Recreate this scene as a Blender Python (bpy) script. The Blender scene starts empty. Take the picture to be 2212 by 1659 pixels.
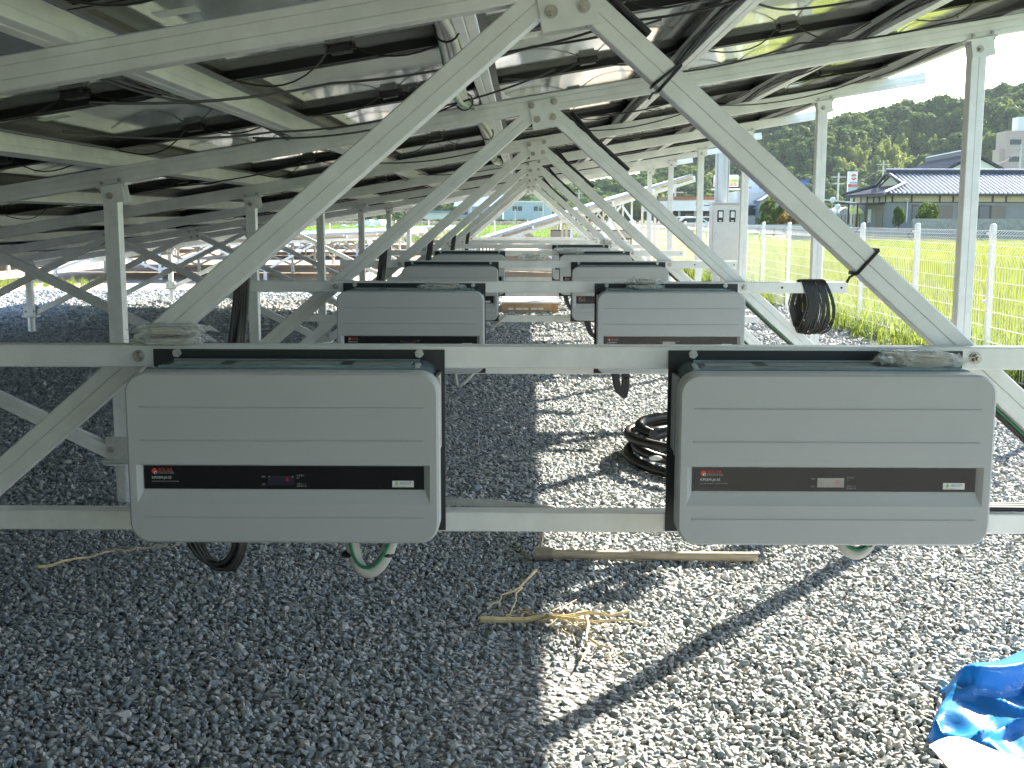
import bpy, math, random
import numpy as np
from mathutils import Vector, Matrix, noise
random.seed(7); RNG = np.random.default_rng(7)
R = math.radians
sc = bpy.context.scene
COL = sc.collection

# ------------------------------------------------------------------ camera
CAM_H, PITCH, YAW, ROLL, FPX = 1.12, 8.1, 0.6, 0.1, 2490.0
cd = bpy.data.cameras.new('camera'); cam = bpy.data.objects.new('camera', cd); COL.objects.link(cam)
cd.sensor_fit = 'HORIZONTAL'; cd.sensor_width = 36.0; cd.lens = FPX / 2212 * 36
cd.clip_start = 0.05; cd.clip_end = 3000
cam.matrix_world = Matrix.Translation((0, 0, CAM_H)) @ Matrix.Rotation(R(YAW), 4, 'Z') @ Matrix.Rotation(R(90 - PITCH), 4, 'X') @ Matrix.Rotation(R(ROLL), 4, 'Z')
sc.camera = cam

# ------------------------------------------------------------------ light
SUN_AZ, SUN_EL = 38.5, 31.0
w = bpy.data.worlds.new('World'); sc.world = w; w.use_nodes = True
nt = w.node_tree; bg = nt.nodes['Background']
sky = nt.nodes.new('ShaderNodeTexSky'); sky.sky_type = 'NISHITA'; sky.sun_disc = False
sky.sun_elevation = R(SUN_EL); sky.sun_rotation = R(SUN_AZ)
sky.air_density = 1.0; sky.dust_density = 1.2; sky.ozone_density = 2.5
nt.links.new(sky.outputs[0], bg.inputs[0]); bg.inputs[1].default_value = 0.08
sd = bpy.data.lights.new('sun', 'SUN'); sun = bpy.data.objects.new('sun', sd); COL.objects.link(sun)
sd.energy = 5.0; sd.angle = R(0.53); sd.color = (1.0, 0.93, 0.80)
SDIR = Vector((math.sin(R(SUN_AZ)) * math.cos(R(SUN_EL)), math.cos(R(SUN_AZ)) * math.cos(R(SUN_EL)), math.sin(R(SUN_EL))))
sun.rotation_euler = SDIR.to_track_quat('Z', 'Y').to_euler(); sun.location = SDIR * 60
vs = sc.view_settings
sc.display_settings.display_device = 'sRGB'
vs.view_transform = 'Standard'; vs.look = 'None'; vs.gamma = 1.0; vs.use_curve_mapping = False
vs.exposure = 2.58
sc.render.engine = 'CYCLES'
sc.cycles.max_bounces = 8; sc.cycles.diffuse_bounces = 4; sc.cycles.glossy_bounces = 4
sc.cycles.transmission_bounces = 6; sc.cycles.transparent_max_bounces = 8
sc.cycles.use_denoising = True
sc.cycles.caustics_reflective = False; sc.cycles.caustics_refractive = False
sc.cycles.sample_clamp_indirect = 6.0

# ------------------------------------------------------------------ helpers
def at(px, py, Y):
    """point at depth Y on the sight line of a picture position (2212 x 1659 frame)"""
    u = (px - 1106) / FPX; v = (829.5 - py) / FPX
    p = R(PITCH); x, y, z = u, math.cos(p) + v * math.sin(p), -math.sin(p) + v * math.cos(p)
    c, s = math.cos(R(YAW)), math.sin(R(YAW)); x, y = x * c - y * s, x * s + y * c
    t = Y / y
    return Vector((x * t, Y, CAM_H + z * t))
def gnd(px, py, z0=0.0):
    a = at(px, py, 1.0); t = (z0 - CAM_H) / (a.z - CAM_H)
    return Vector((a.x * t, t, z0))
ORD = ['zeroth', 'first', 'second', 'third', 'fourth', 'fifth', 'sixth', 'seventh', 'eighth', 'ninth', 'tenth', 'eleventh', 'twelfth', 'thirteenth', 'fourteenth', 'fifteenth', 'sixteenth', 'seventeenth', 'eighteenth', 'nineteenth', 'twentieth', 'twenty-first', 'twenty-second']

class MB:
    def __init__(s): s.v = []; s.f = []
    def add(s, v, f):
        b = len(s.v); s.v += [tuple(p) for p in v]; s.f += [tuple(i + b for i in q) for q in f]; return s
    def box(s, x0, x1, y0, y1, z0, z1):
        return s.add([(x0,y0,z0),(x1,y0,z0),(x1,y1,z0),(x0,y1,z0),(x0,y0,z1),(x1,y0,z1),(x1,y1,z1),(x0,y1,z1)],
                     [(0,3,2,1),(4,5,6,7),(0,1,5,4),(1,2,6,5),(2,3,7,6),(3,0,4,7)])
    def obox(s, c, A, B, C):
        c, A, B, C = Vector(c), Vector(A), Vector(B), Vector(C)
        vs_ = [c + a * A + b * B + d * C for d in (-1, 1) for a, b in ((-1,-1),(1,-1),(1,1),(-1,1))]
        if A.cross(B).dot(C) < 0: vs_ = [c + a * A + b * B + d * C for d in (1, -1) for a, b in ((-1,-1),(1,-1),(1,1),(-1,1))]
        return s.add(vs_, [(0,3,2,1),(4,5,6,7),(0,1,5,4),(1,2,6,5),(2,3,7,6),(3,0,4,7)])
    def extr(s, prof, p0, p1, A, B, caps=True):
        p0, p1, A, B = Vector(p0), Vector(p1), Vector(A), Vector(B)
        n = len(prof)
        if A.cross(B).dot(p1 - p0) < 0: prof = prof[::-1]
        v = [p0 + A * a + B * b for a, b in prof] + [p1 + A * a + B * b for a, b in prof]
        f = [(i, (i + 1) % n, n + (i + 1) % n, n + i) for i in range(n)]
        if caps: f += [tuple(range(n))[::-1], tuple(range(n, 2 * n))]
        return s.add(v, f)
    def cyl(s, p0, p1, r0, r1=None, n=12):
        r1 = r0 if r1 is None else r1
        p0, p1 = Vector(p0), Vector(p1); d = (p1 - p0).normalized()
        A = d.orthogonal().normalized(); B = d.cross(A)
        v = [p + A * r * math.cos(2*math.pi*i/n) + B * r * math.sin(2*math.pi*i/n) for p, r in ((p0, r0), (p1, r1)) for i in range(n)]
        f = [(i, (i+1) % n, n + (i+1) % n, n + i) for i in range(n)] + [tuple(range(n))[::-1], tuple(range(n, 2*n))]
        return s.add(v, f)
    def tube(s, pts, r, n=8, closed=False, taper=None):
        pts = [Vector(p) for p in pts]; m = len(pts); rings = []
        A = None
        for i in range(m):
            if closed: d = pts[(i+1) % m] - pts[i-1]
            else: d = pts[min(i+1, m-1)] - pts[max(i-1, 0)]
            if d.length < 1e-9: d = Vector((0, 0, 1))
            d.normalize()
            A = d.orthogonal().normalized() if A is None else (A - d * A.dot(d)).normalized()
            B = d.cross(A); rr = r[i] if isinstance(r, (list, tuple)) else r
            rings.append([pts[i] + A * rr * math.cos(2*math.pi*k/n) + B * rr * math.sin(2*math.pi*k/n) for k in range(n)])
        v = [p for g in rings for p in g]; f = []
        for i in range(m if closed else m - 1):
            j = (i + 1) % m
            for k in range(n): f.append((i*n + k, i*n + (k+1) % n, j*n + (k+1) % n, j*n + k))
        if not closed: f += [tuple(range(n))[::-1], tuple((m-1)*n + k for k in range(n))]
        return s.add(v, f)
    def hexbolt(s, c, d, r, h, washer=True):
        c, d = Vector(c), Vector(d).normalized()
        if washer: s.cyl(c, c + d * h * .25, r * 1.45, n=14); c = c + d * h * .25
        s.cyl(c, c + d * h * .7, r, r, 6); s.cyl(c + d * h * .7, c + d * h * 1.15, r * .5, r * .5, 8)
        return s
    def ball(s, c, rx, ry, rz, nu=10, nv=7):
        c = Vector(c); v = [c + Vector((0,0,rz))]
        for j in range(1, nv):
            for i in range(nu):
                a, b = 2*math.pi*i/nu, math.pi*j/nv
                v.append(c + Vector((rx*math.cos(a)*math.sin(b), ry*math.sin(a)*math.sin(b), rz*math.cos(b))))
        v.append(c - Vector((0,0,rz))); f = [(0, 1+i, 1+(i+1) % nu) for i in range(nu)]
        for j in range(nv-2):
            for i in range(nu):
                a, b = 1 + j*nu + i, 1 + j*nu + (i+1) % nu; f.append((a, a+nu, b+nu, b))
        L = len(v)-1; f += [(L, 1+(nv-2)*nu+(i+1) % nu, 1+(nv-2)*nu+i) for i in range(nu)]
        return s.add(v, f)
    def mesh(s, name, smooth=None):
        me = bpy.data.meshes.new(name); me.from_pydata([tuple(p) for p in s.v], [], s.f); me.update()
        if smooth is not None:
            me.polygons.foreach_set('use_smooth', [True] * len(me.polygons)); me.set_sharp_from_angle(angle=R(smooth))
        return me
    def build(s, name, mat, parent=None, smooth=None, loc=None):
        me = s.mesh(name, smooth)
        return link(name, me, mat, parent, loc)
def link(name, me, mat, parent=None, loc=None):
    o = bpy.data.objects.new(name, me)
    if mat is not None and not me.materials: me.materials.append(mat)
    if parent is not None: o.parent = parent
    if loc is not None: o.location = loc
    COL.objects.link(o); return o
def tag(o, label, cat, group=None):
    o['label'] = label; o['category'] = cat
    if group: o['group'] = group
    return o
def setting(o, kind='structure'):
    o['kind'] = kind; return o
def thing(name, label, cat, loc=(0,0,0), group=None, rz=0.0):
    o = bpy.data.objects.new(name, None); o.empty_display_size = .05; COL.objects.link(o)
    o.location = loc; o.rotation_euler = (0, 0, rz); return tag(o, label, cat, group)
KIDS = {}
def kids(o): return [c for c in list(o.children)]
def copy_tree(o, parent=None):
    c = o.copy(); COL.objects.link(c)
    if parent is not None: c.parent = parent
    for ch in kids(o): copy_tree(ch, c)
    return c

# ------------------------------------------------------------------ materials
M = {}
def newmat(name):
    m = bpy.data.materials.new(name); m.use_nodes = True; M[name] = m
    return m, m.node_tree.nodes, m.node_tree.links, m.node_tree.nodes['Principled BSDF']
def mat(name, col, rough=.5, metal=0.0, spec=.5, nscale=0, namt=.15, bump=0, bscale=None, stretch=None, coat=0, rough_var=0):
    m, N, L, b = newmat(name)
    b.inputs['Base Color'].default_value = (*col, 1); b.inputs['Roughness'].default_value = rough
    b.inputs['Metallic'].default_value = metal; b.inputs['Specular IOR Level'].default_value = spec
    if coat: b.inputs['Coat Weight'].default_value = coat; b.inputs['Coat Roughness'].default_value = .08
    if nscale or bump:
        tc = N.new('ShaderNodeTexCoord'); src = tc.outputs['Object']
        if stretch:
            mp = N.new('ShaderNodeMapping'); mp.inputs['Scale'].default_value = stretch; L.new(src, mp.inputs[0]); src = mp.outputs[0]
    if nscale:
        n = N.new('ShaderNodeTexNoise'); n.inputs['Scale'].default_value = nscale; n.inputs['Detail'].default_value = 6; n.inputs['Roughness'].default_value = .65
        L.new(src, n.inputs['Vector'])
        r = N.new('ShaderNodeValToRGB'); r.color_ramp.elements[0].position = .3; r.color_ramp.elements[1].position = .7
        r.color_ramp.elements[0].color = (*[max(0, c * (1 - namt)) for c in col], 1); r.color_ramp.elements[1].color = (*[min(1, c * (1 + namt)) for c in col], 1)
        L.new(n.outputs['Fac'], r.inputs[0]); L.new(r.outputs[0], b.inputs['Base Color'])
        if rough_var:
            mr = N.new('ShaderNodeMapRange'); mr.inputs['To Min'].default_value = rough - rough_var; mr.inputs['To Max'].default_value = rough + rough_var
            L.new(n.outputs['Fac'], mr.inputs['Value']); L.new(mr.outputs[0], b.inputs['Roughness'])
    if bump:
        n2 = N.new('ShaderNodeTexNoise'); n2.inputs['Scale'].default_value = bscale or nscale; n2.inputs['Detail'].default_value = 4
        L.new(src, n2.inputs['Vector'])
        bp = N.new('ShaderNodeBump'); bp.inputs['Strength'].default_value = bump; bp.inputs['Distance'].default_value = .01
        L.new(n2.outputs['Fac'], bp.inputs['Height']); L.new(bp.outputs[0], b.inputs['Normal'])
    return m
mat('aluminium', (.75, .765, .765), .42, .28, nscale=9, namt=.10, rough_var=.10, bump=.03, bscale=160)
mat('zinc', (.55, .56, .56), .4, .7, nscale=40, namt=.15)
mat('steel', (.42, .40, .37), .35, .9, nscale=60, namt=.3)
mat('cover_grey', (.44, .455, .465), .5, nscale=5, namt=.03, bump=.06, bscale=420)
mat('body_film', (.17, .25, .28), .16, coat=.7, nscale=14, namt=.25, bump=.10, bscale=22)
mat('body_label', (.30, .32, .31), .35, nscale=8, namt=.15)
mat('black_plate', (.022, .026, .030), .5, nscale=6, namt=.12)
mat('black_gloss', (.012, .012, .013), .12, nscale=20, namt=.1)
mat('black_rubber', (.018, .018, .019), .42, nscale=30, namt=.2)
mat('black_hose', (.022, .021, .019), .33, nscale=20, namt=.25, rough_var=.08)
mat('black_frame', (.014, .014, .016), .38, .3)
mat('grey_hose', (.50, .50, .47), .5, nscale=25, namt=.12)
mat('green_wire', (.02, .20, .10), .4)
mat('tie_black', (.015, .015, .015), .35)
mat('white_paint', (.78, .78, .76), .42, nscale=7, namt=.05)
mat('fence_paint', (.80, .80, .78), .4, nscale=10, namt=.06)
mat('cabinet', (.50, .49, .45), .45, nscale=6, namt=.06)
mat('cabinet_side', (.46, .45, .41), .45, nscale=6, namt=.06)
mat('meter_glass', (.03, .03, .035), .08)
mat('meter_face', (.62, .62, .58), .4)
mat('wood', (.44, .35, .23), .62, nscale=18, namt=.3, stretch=(1, 14, 14), bump=.15, bscale=40)
mat('rusty', (.30, .24, .17), .6, .4, nscale=40, namt=.35)
mat('straw', (.56, .43, .22), .7, nscale=40, namt=.3)
mat('cardboard', (.42, .28, .15), .8, nscale=9, namt=.15)
mat('white_card', (.80, .79, .76), .7, nscale=5, namt=.05)
mat('tape_brown', (.30, .16, .07), .5)
mat('paper_white', (.82, .82, .82), .6, nscale=3, namt=.03)
mat('red_print', (.65, .05, .03), .4); mat('blue_print', (.04, .12, .42), .4); mat('white_print', (.70, .70, .68), .5)
mat('grey_print', (.30, .31, .31), .5); mat('green_print', (.18, .45, .06), .5); mat('orange_print', (.8, .36, .03), .5)
mat('badge_white', (.72, .74, .70), .4)
mat('lcd_dark', (.03, .025, .045), .1); mat('lcd_glare', (.36, .33, .32), .25, nscale=40, namt=.15)  # second display colour has a washed-out reflection painted in
mat('concrete', (.33, .32, .29), .85, nscale=3, namt=.25, bump=.3, bscale=25)
mat('galv_pole', (.48, .49, .48), .5, .3, nscale=3, namt=.12)
mat('dirt', (.36, .295, .225), .95, nscale=1.3, namt=.25, bump=.5, bscale=9)
mat('asphalt', (.06, .06, .062), .9, nscale=8, namt=.2)
mat('tile_glaze', (.36, .37, .41), .30, nscale=3, namt=.3, spec=1.0, coat=.6)  # pale base also paints in sun and sky highlights on the tile rolls
mat('tile_dark', (.028, .034, .046), .5, nscale=3, namt=.3)
mat('cream_wall', (.56, .52, .38), .85, nscale=3, namt=.08)
mat('grey_wall', (.25, .27, .26), .85, nscale=2, namt=.1)
mat('brown_wood', (.09, .055, .04), .7, nscale=9, namt=.3)
mat('shutter', (.20, .18, .14), .6, nscale=4, namt=.1)
mat('window_glass', (.10, .13, .14), .06, spec=.8)
mat('pink_wall', (.52, .40, .36), .85, nscale=2, namt=.06)
mat('dark_glass', (.04, .05, .06), .08)
mat('pale_blue_wall', (.42, .52, .58), .8, nscale=1, namt=.08)
mat('blue_roof', (.16, .25, .33), .5, nscale=.5, namt=.15)
mat('shop_white', (.66, .67, .66), .6, nscale=1, namt=.05)
mat('shop_dark', (.06, .06, .06), .7); mat('orange_paint', (.32, .12, .07), .55)
mat('grey_metal', (.30, .33, .33), .6, nscale=2, namt=.1)
mat('car_white', (.75, .75, .76), .2, coat=.5)
mat('vinyl', (.78, .80, .82), .25); mat('blue_sheet', (.03, .20, .42), .45)
mat('sky_glare_panel', (.34, .38, .42), .32, spec=.8, coat=.5)  # pale base colour paints in the sky glare on the far panel tops
mat('bark', (.09, .07, .05), .9, nscale=20, namt=.3)

# plastic bag film
m, N, L, b = newmat('bag_film')
b.inputs['Base Color'].default_value = (.86, .88, .87, 1); b.inputs['Roughness'].default_value = .12
tr = N.new('ShaderNodeBsdfTransparent'); mx = N.new('ShaderNodeMixShader'); mx.inputs[0].default_value = .34
L.new(tr.outputs[0], mx.inputs[1]); L.new(b.outputs[0], mx.inputs[2]); L.new(mx.outputs[0], N['Material Output'].inputs[0])
mat('bag_content', (.46, .42, .34), .7, nscale=12, namt=.15)

# glossy panel backsheet
m, N, L, b = newmat('backsheet')
tc = N.new('ShaderNodeTexCoord')
n = N.new('ShaderNodeTexNoise'); n.inputs['Scale'].default_value = 2.2; n.inputs['Detail'].default_value = 3; L.new(tc.outputs['Object'], n.inputs['Vector'])
r = N.new('ShaderNodeValToRGB'); r.color_ramp.elements[0].color = (.46, .49, .445, 1); r.color_ramp.elements[1].color = (.57, .59, .54, 1)
L.new(n.outputs['Fac'], r.inputs[0]); L.new(r.outputs[0], b.inputs['Base Color'])
b.inputs['Roughness'].default_value = .06; b.inputs['Specular IOR Level'].default_value = .9; b.inputs['Coat Weight'].default_value = 1.0; b.inputs['Coat Roughness'].default_value = .07; b.inputs['Coat IOR'].default_value = 1.6
mp = N.new('ShaderNodeMapping'); mp.inputs['Scale'].default_value = (60, 6, 6); L.new(tc.outputs['Object'], mp.inputs[0])
n2 = N.new('ShaderNodeTexNoise'); n2.inputs['Scale'].default_value = 2.0; n2.inputs['Detail'].default_value = 3; L.new(mp.outputs[0], n2.inputs['Vector'])
bp = N.new('ShaderNodeBump'); bp.inputs['Strength'].default_value = .05; bp.inputs['Distance'].default_value = .004
L.new(n2.outputs['Fac'], bp.inputs['Height']); L.new(bp.outputs[0], b.inputs['Normal'])
# panel glass (top)
mat('panel_glass', (.05, .055, .07), .34, spec=1.0, coat=.6)

# gravel stones: one grey per stone
m, N, L, b = newmat('stone')
oi = N.new('ShaderNodeObjectInfo'); r = N.new('ShaderNodeValToRGB')
r.color_ramp.elements[0].color = (.19, .22, .225, 1); r.color_ramp.elements[1].color = (.54, .56, .53, 1)
e = r.color_ramp.elements.new(.5); e.color = (.34, .375, .375, 1)
e = r.color_ramp.elements.new(.93); e.color = (.52, .49, .44, 1)
L.new(oi.outputs['Random'], r.inputs[0])
tc = N.new('ShaderNodeTexCoord'); n = N.new('ShaderNodeTexNoise'); n.inputs['Scale'].default_value = 2.5; n.inputs['Detail'].default_value = 5; L.new(tc.outputs['Object'], n.inputs['Vector'])
mxc = N.new('ShaderNodeMix'); mxc.data_type = 'RGBA'; mxc.blend_type = 'MULTIPLY'; mxc.inputs['Factor'].default_value = .45
L.new(r.outputs[0], mxc.inputs['A']); L.new(n.outputs['Fac'], mxc.inputs['B']); 
g = N.new('ShaderNodeMix'); g.data_type = 'RGBA'; g.inputs['Factor'].default_value = .35
L.new(mxc.outputs['Result'], g.inputs['A']); L.new(r.outputs[0], g.inputs['B'])
L.new(g.outputs['Result'], b.inputs['Base Color']); b.inputs['Roughness'].default_value = .8
# gravel bed
m, N, L, b = newmat('gravel_bed')
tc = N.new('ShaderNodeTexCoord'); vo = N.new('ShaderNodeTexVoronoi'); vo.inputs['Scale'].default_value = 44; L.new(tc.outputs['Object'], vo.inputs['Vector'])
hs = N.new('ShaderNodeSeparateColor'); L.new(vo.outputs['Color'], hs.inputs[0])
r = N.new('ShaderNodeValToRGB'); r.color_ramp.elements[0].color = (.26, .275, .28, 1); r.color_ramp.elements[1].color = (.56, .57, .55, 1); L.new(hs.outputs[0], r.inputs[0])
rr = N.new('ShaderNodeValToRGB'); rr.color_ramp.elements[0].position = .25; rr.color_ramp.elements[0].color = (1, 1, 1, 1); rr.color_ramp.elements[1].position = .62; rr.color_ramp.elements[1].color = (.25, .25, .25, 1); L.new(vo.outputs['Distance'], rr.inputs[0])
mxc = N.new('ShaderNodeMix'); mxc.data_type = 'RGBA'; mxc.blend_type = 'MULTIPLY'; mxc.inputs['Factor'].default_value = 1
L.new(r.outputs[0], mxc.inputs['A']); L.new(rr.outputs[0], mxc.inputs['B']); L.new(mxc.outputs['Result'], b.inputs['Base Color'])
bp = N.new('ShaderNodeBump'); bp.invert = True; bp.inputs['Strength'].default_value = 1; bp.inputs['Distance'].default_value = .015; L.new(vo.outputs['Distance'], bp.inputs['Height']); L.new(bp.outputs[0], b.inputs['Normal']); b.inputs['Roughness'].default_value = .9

def leafmat(name, c0, c1, trans=.45):
    m, N, L, b = newmat(name)
    oi = N.new('ShaderNodeObjectInfo'); tc = N.new('ShaderNodeTexCoord')
    n = N.new('ShaderNodeTexNoise'); n.inputs['Scale'].default_value = 3; L.new(tc.outputs['Object'], n.inputs['Vector'])
    ad = N.new('ShaderNodeMath'); ad.operation = 'MULTIPLY_ADD'; ad.inputs[1].default_value = .5; L.new(oi.outputs['Random'], ad.inputs[0])
    ml = N.new('ShaderNodeMath'); ml.operation = 'MULTIPLY'; ml.inputs[1].default_value = .55; L.new(n.outputs['Fac'], ml.inputs[0]); L.new(ml.outputs[0], ad.inputs[2])
    r = N.new('ShaderNodeValToRGB'); r.color_ramp.elements[0].position = .1; r.color_ramp.elements[1].position = .85
    r.color_ramp.elements[0].color = (*c0, 1); r.color_ramp.elements[1].color = (*c1, 1); L.new(ad.outputs[0], r.inputs[0])
    L.new(r.outputs[0], b.inputs['Base Color']); b.inputs['Roughness'].default_value = .75; b.inputs['Specular IOR Level'].default_value = .03
    t = N.new('ShaderNodeBsdfTranslucent'); L.new(r.outputs[0], t.inputs[0])
    mx = N.new('ShaderNodeMixShader'); mx.inputs[0].default_value = trans
    L.new(b.outputs[0], mx.inputs[1]); L.new(t.outputs[0], mx.inputs[2]); L.new(mx.outputs[0], N['Material Output'].inputs[0])
    return m
leafmat('rice_leaf', (.15, .20, .028), (.30, .33, .06), .45)
leafmat('rice_green', (.09, .19, .02), (.19, .29, .04), .5)
leafmat('weed_leaf', (.10, .17, .03), (.26, .30, .06), .5)
leafmat('leaf_dark', (.028, .066, .016), (.085, .135, .03), .35)
leafmat('leaf_mid', (.05, .10, .02), (.14, .19, .04), .4)
leafmat('leaf_bamboo', (.16, .21, .045), (.31, .35, .10), .45)
leafmat('leaf_bush', (.05, .09, .02), (.16, .19, .05), .4)
leafmat('leaf_red', (.17, .12, .03), (.34, .22, .06), .4)
mat('rice_canopy', (.17, .21, .035), .9, nscale=6, namt=.35, bump=1.0, bscale=10)
mat('rice_mud', (.10, .11, .04), .95, nscale=2, namt=.3)
mat('hill_soil', (.035, .055, .02), .95, nscale=.1, namt=.3)
mat('grass_bank', (.11, .16, .035), .95, nscale=2.5, namt=.4, bump=1.0, bscale=6)

# blue tarpaulin
m, N, L, b = newmat('tarp_blue')
b.inputs['Base Color'].default_value = (.022, .27, .66, 1); b.inputs['Roughness'].default_value = .27; b.inputs['Specular IOR Level'].default_value = .7
tc = N.new('ShaderNodeTexCoord'); n = N.new('ShaderNodeTexNoise'); n.inputs['Scale'].default_value = 38; n.inputs['Detail'].default_value = 4; L.new(tc.outputs['Object'], n.inputs['Vector'])
bp = N.new('ShaderNodeBump'); bp.inputs['Strength'].default_value = .35; bp.inputs['Distance'].default_value = .006; L.new(n.outputs['Fac'], bp.inputs['Height']); L.new(bp.outputs[0], b.inputs['Normal'])
t = N.new('ShaderNodeBsdfTranslucent'); t.inputs[0].default_value = (.03, .32, .75, 1); mx = N.new('ShaderNodeMixShader'); mx.inputs[0].default_value = .4
L.new(b.outputs[0], mx.inputs[1]); L.new(t.outputs[0], mx.inputs[2]); L.new(mx.outputs[0], N['Material Output'].inputs[0])
# lit red digit
m, N, L, b = newmat('led_red'); b.inputs['Base Color'].default_value = (.16, .01, .02, 1); b.inputs['Emission Color'].default_value = (1, .03, .10, 1); b.inputs['Emission Strength'].default_value = .05
m, N, L, b = newmat('led_green'); b.inputs['Base Color'].default_value = (.2, .5, .05, 1); b.inputs['Emission Color'].default_value = (.4, 1, .1, 1); b.inputs['Emission Strength'].default_value = .12

# lettering: font outlines turned into flat meshes
TXT = {}
def text_mesh(s, size, align='LEFT', bold=0.0):
    key = (s, size, align, bold)
    if key in TXT: return TXT[key]
    cu = bpy.data.curves.new('lettering', 'FONT'); cu.body = s; cu.size = size; cu.align_x = align; cu.align_y = 'CENTER'; cu.offset = bold; cu.resolution_u = 3
    o = bpy.data.objects.new('lettering', cu); COL.objects.link(o)
    dg = bpy.context.evaluated_depsgraph_get(); dg.update()
    me = bpy.data.meshes.new_from_object(o.evaluated_get(dg))
    bpy.data.objects.remove(o); bpy.data.curves.remove(cu)
    me.materials.clear(); TXT[key] = me; return me
def text(s, size, loc, matn, parent, align='LEFT', rz=0.0, bold=0.0, name='lettering'):
    me = text_mesh(s, size, align, bold).copy(); o = link(name, me, M[matn], parent, loc)
    o.rotation_euler = (R(90), 0, rz); return o

def scatter(name, pts, rots, scl, protos, kind='stuff'):
    """many small pieces as one object: instances of the prototype meshes on points"""
    me = bpy.data.meshes.new(name); me.from_pydata([], [], []); me.vertices.add(len(pts))
    me.vertices.foreach_set('co', np.asarray(pts, dtype=np.float32).ravel())
    a = me.attributes.new('rot', 'FLOAT_VECTOR', 'POINT'); a.data.foreach_set('vector', np.asarray(rots, dtype=np.float32).ravel())
    scl = np.asarray(scl, dtype=np.float32)
    if scl.ndim == 1: scl = np.repeat(scl[:, None], 3, 1)
    a = me.attributes.new('scl', 'FLOAT_VECTOR', 'POINT'); a.data.foreach_set('vector', scl.ravel())
    a = me.attributes.new('idx', 'INT', 'POINT'); a.data.foreach_set('value', RNG.integers(0, len(protos), len(pts)).astype(np.int32))
    o = link(name, me, None)
    c = bpy.data.collections.new(name + '_pieces')
    for i, (pm, mm) in enumerate(protos):
        po = bpy.data.objects.new('%s_piece_%02d' % (name, i), pm)
        if not pm.materials: pm.materials.append(mm)
        c.objects.link(po)
    g = bpy.data.node_groups.new(name, 'GeometryNodeTree')
    g.interface.new_socket('Geometry', in_out='INPUT', socket_type='NodeSocketGeometry'); g.interface.new_socket('Geometry', in_out='OUTPUT', socket_type='NodeSocketGeometry')
    gi = g.nodes.new('NodeGroupInput'); go = g.nodes.new('NodeGroupOutput'); ip = g.nodes.new('GeometryNodeInstanceOnPoints'); ci = g.nodes.new('GeometryNodeCollectionInfo')
    ci.inputs['Collection'].default_value = c; ci.inputs['Separate Children'].default_value = True; ci.inputs['Reset Children'].default_value = True
    def na(nm, t):
        q = g.nodes.new('GeometryNodeInputNamedAttribute'); q.data_type = t; q.inputs['Name'].default_value = nm; return q.outputs[0]
    er = g.nodes.new('FunctionNodeEulerToRotation')
    g.links.new(na('rot', 'FLOAT_VECTOR'), er.inputs[0]); g.links.new(er.outputs[0], ip.inputs['Rotation'])
    g.links.new(na('scl', 'FLOAT_VECTOR'), ip.inputs['Scale']); g.links.new(na('idx', 'INT'), ip.inputs['Instance Index'])
    ip.inputs['Pick Instance'].default_value = True
    g.links.new(gi.outputs[0], ip.inputs['Points']); g.links.new(ci.outputs[0], ip.inputs['Instance']); g.links.new(ip.outputs[0], go.inputs[0])
    md = o.modifiers.new('scatter', 'NODES'); md.node_group = g
    return setting(o, kind)

# ================================================================== SETTING: ground, fields, hill
def sheet(name, x0, x1, y0, y1, z, matn, nx=1, ny=1, fz=None):
    b = MB(); v = []
    for j in range(ny + 1):
        for i in range(nx + 1):
            x = x0 + (x1 - x0) * i / nx; y = y0 + (y1 - y0) * j / ny
            v.append((x, y, z + (fz(x, y) if fz else 0)))
    f = [(j*(nx+1)+i, j*(nx+1)+i+1, (j+1)*(nx+1)+i+1, (j+1)*(nx+1)+i) for j in range(ny) for i in range(nx)]
    b.add(v, f); return setting(b.build(name, M[matn]))
sheet('ground', -880, 880, -60, 850, -.16, 'grass_bank')
sheet('dirt_yard', -40, 3.62, 17.6, 57.0, -.012, 'dirt')
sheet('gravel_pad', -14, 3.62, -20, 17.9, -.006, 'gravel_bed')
sheet('rice_field', 3.75, 60, -20, 72, -.30, 'rice_mud')
sheet('field_bank', 3.62, 3.75, -20, 72, -.03, 'grass_bank')
sheet('far_rice_field', -60, 15, 57.0, 170, -.03, 'rice_mud')
sheet('road', -160, 200, 176, 186, -.01, 'asphalt')

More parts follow.
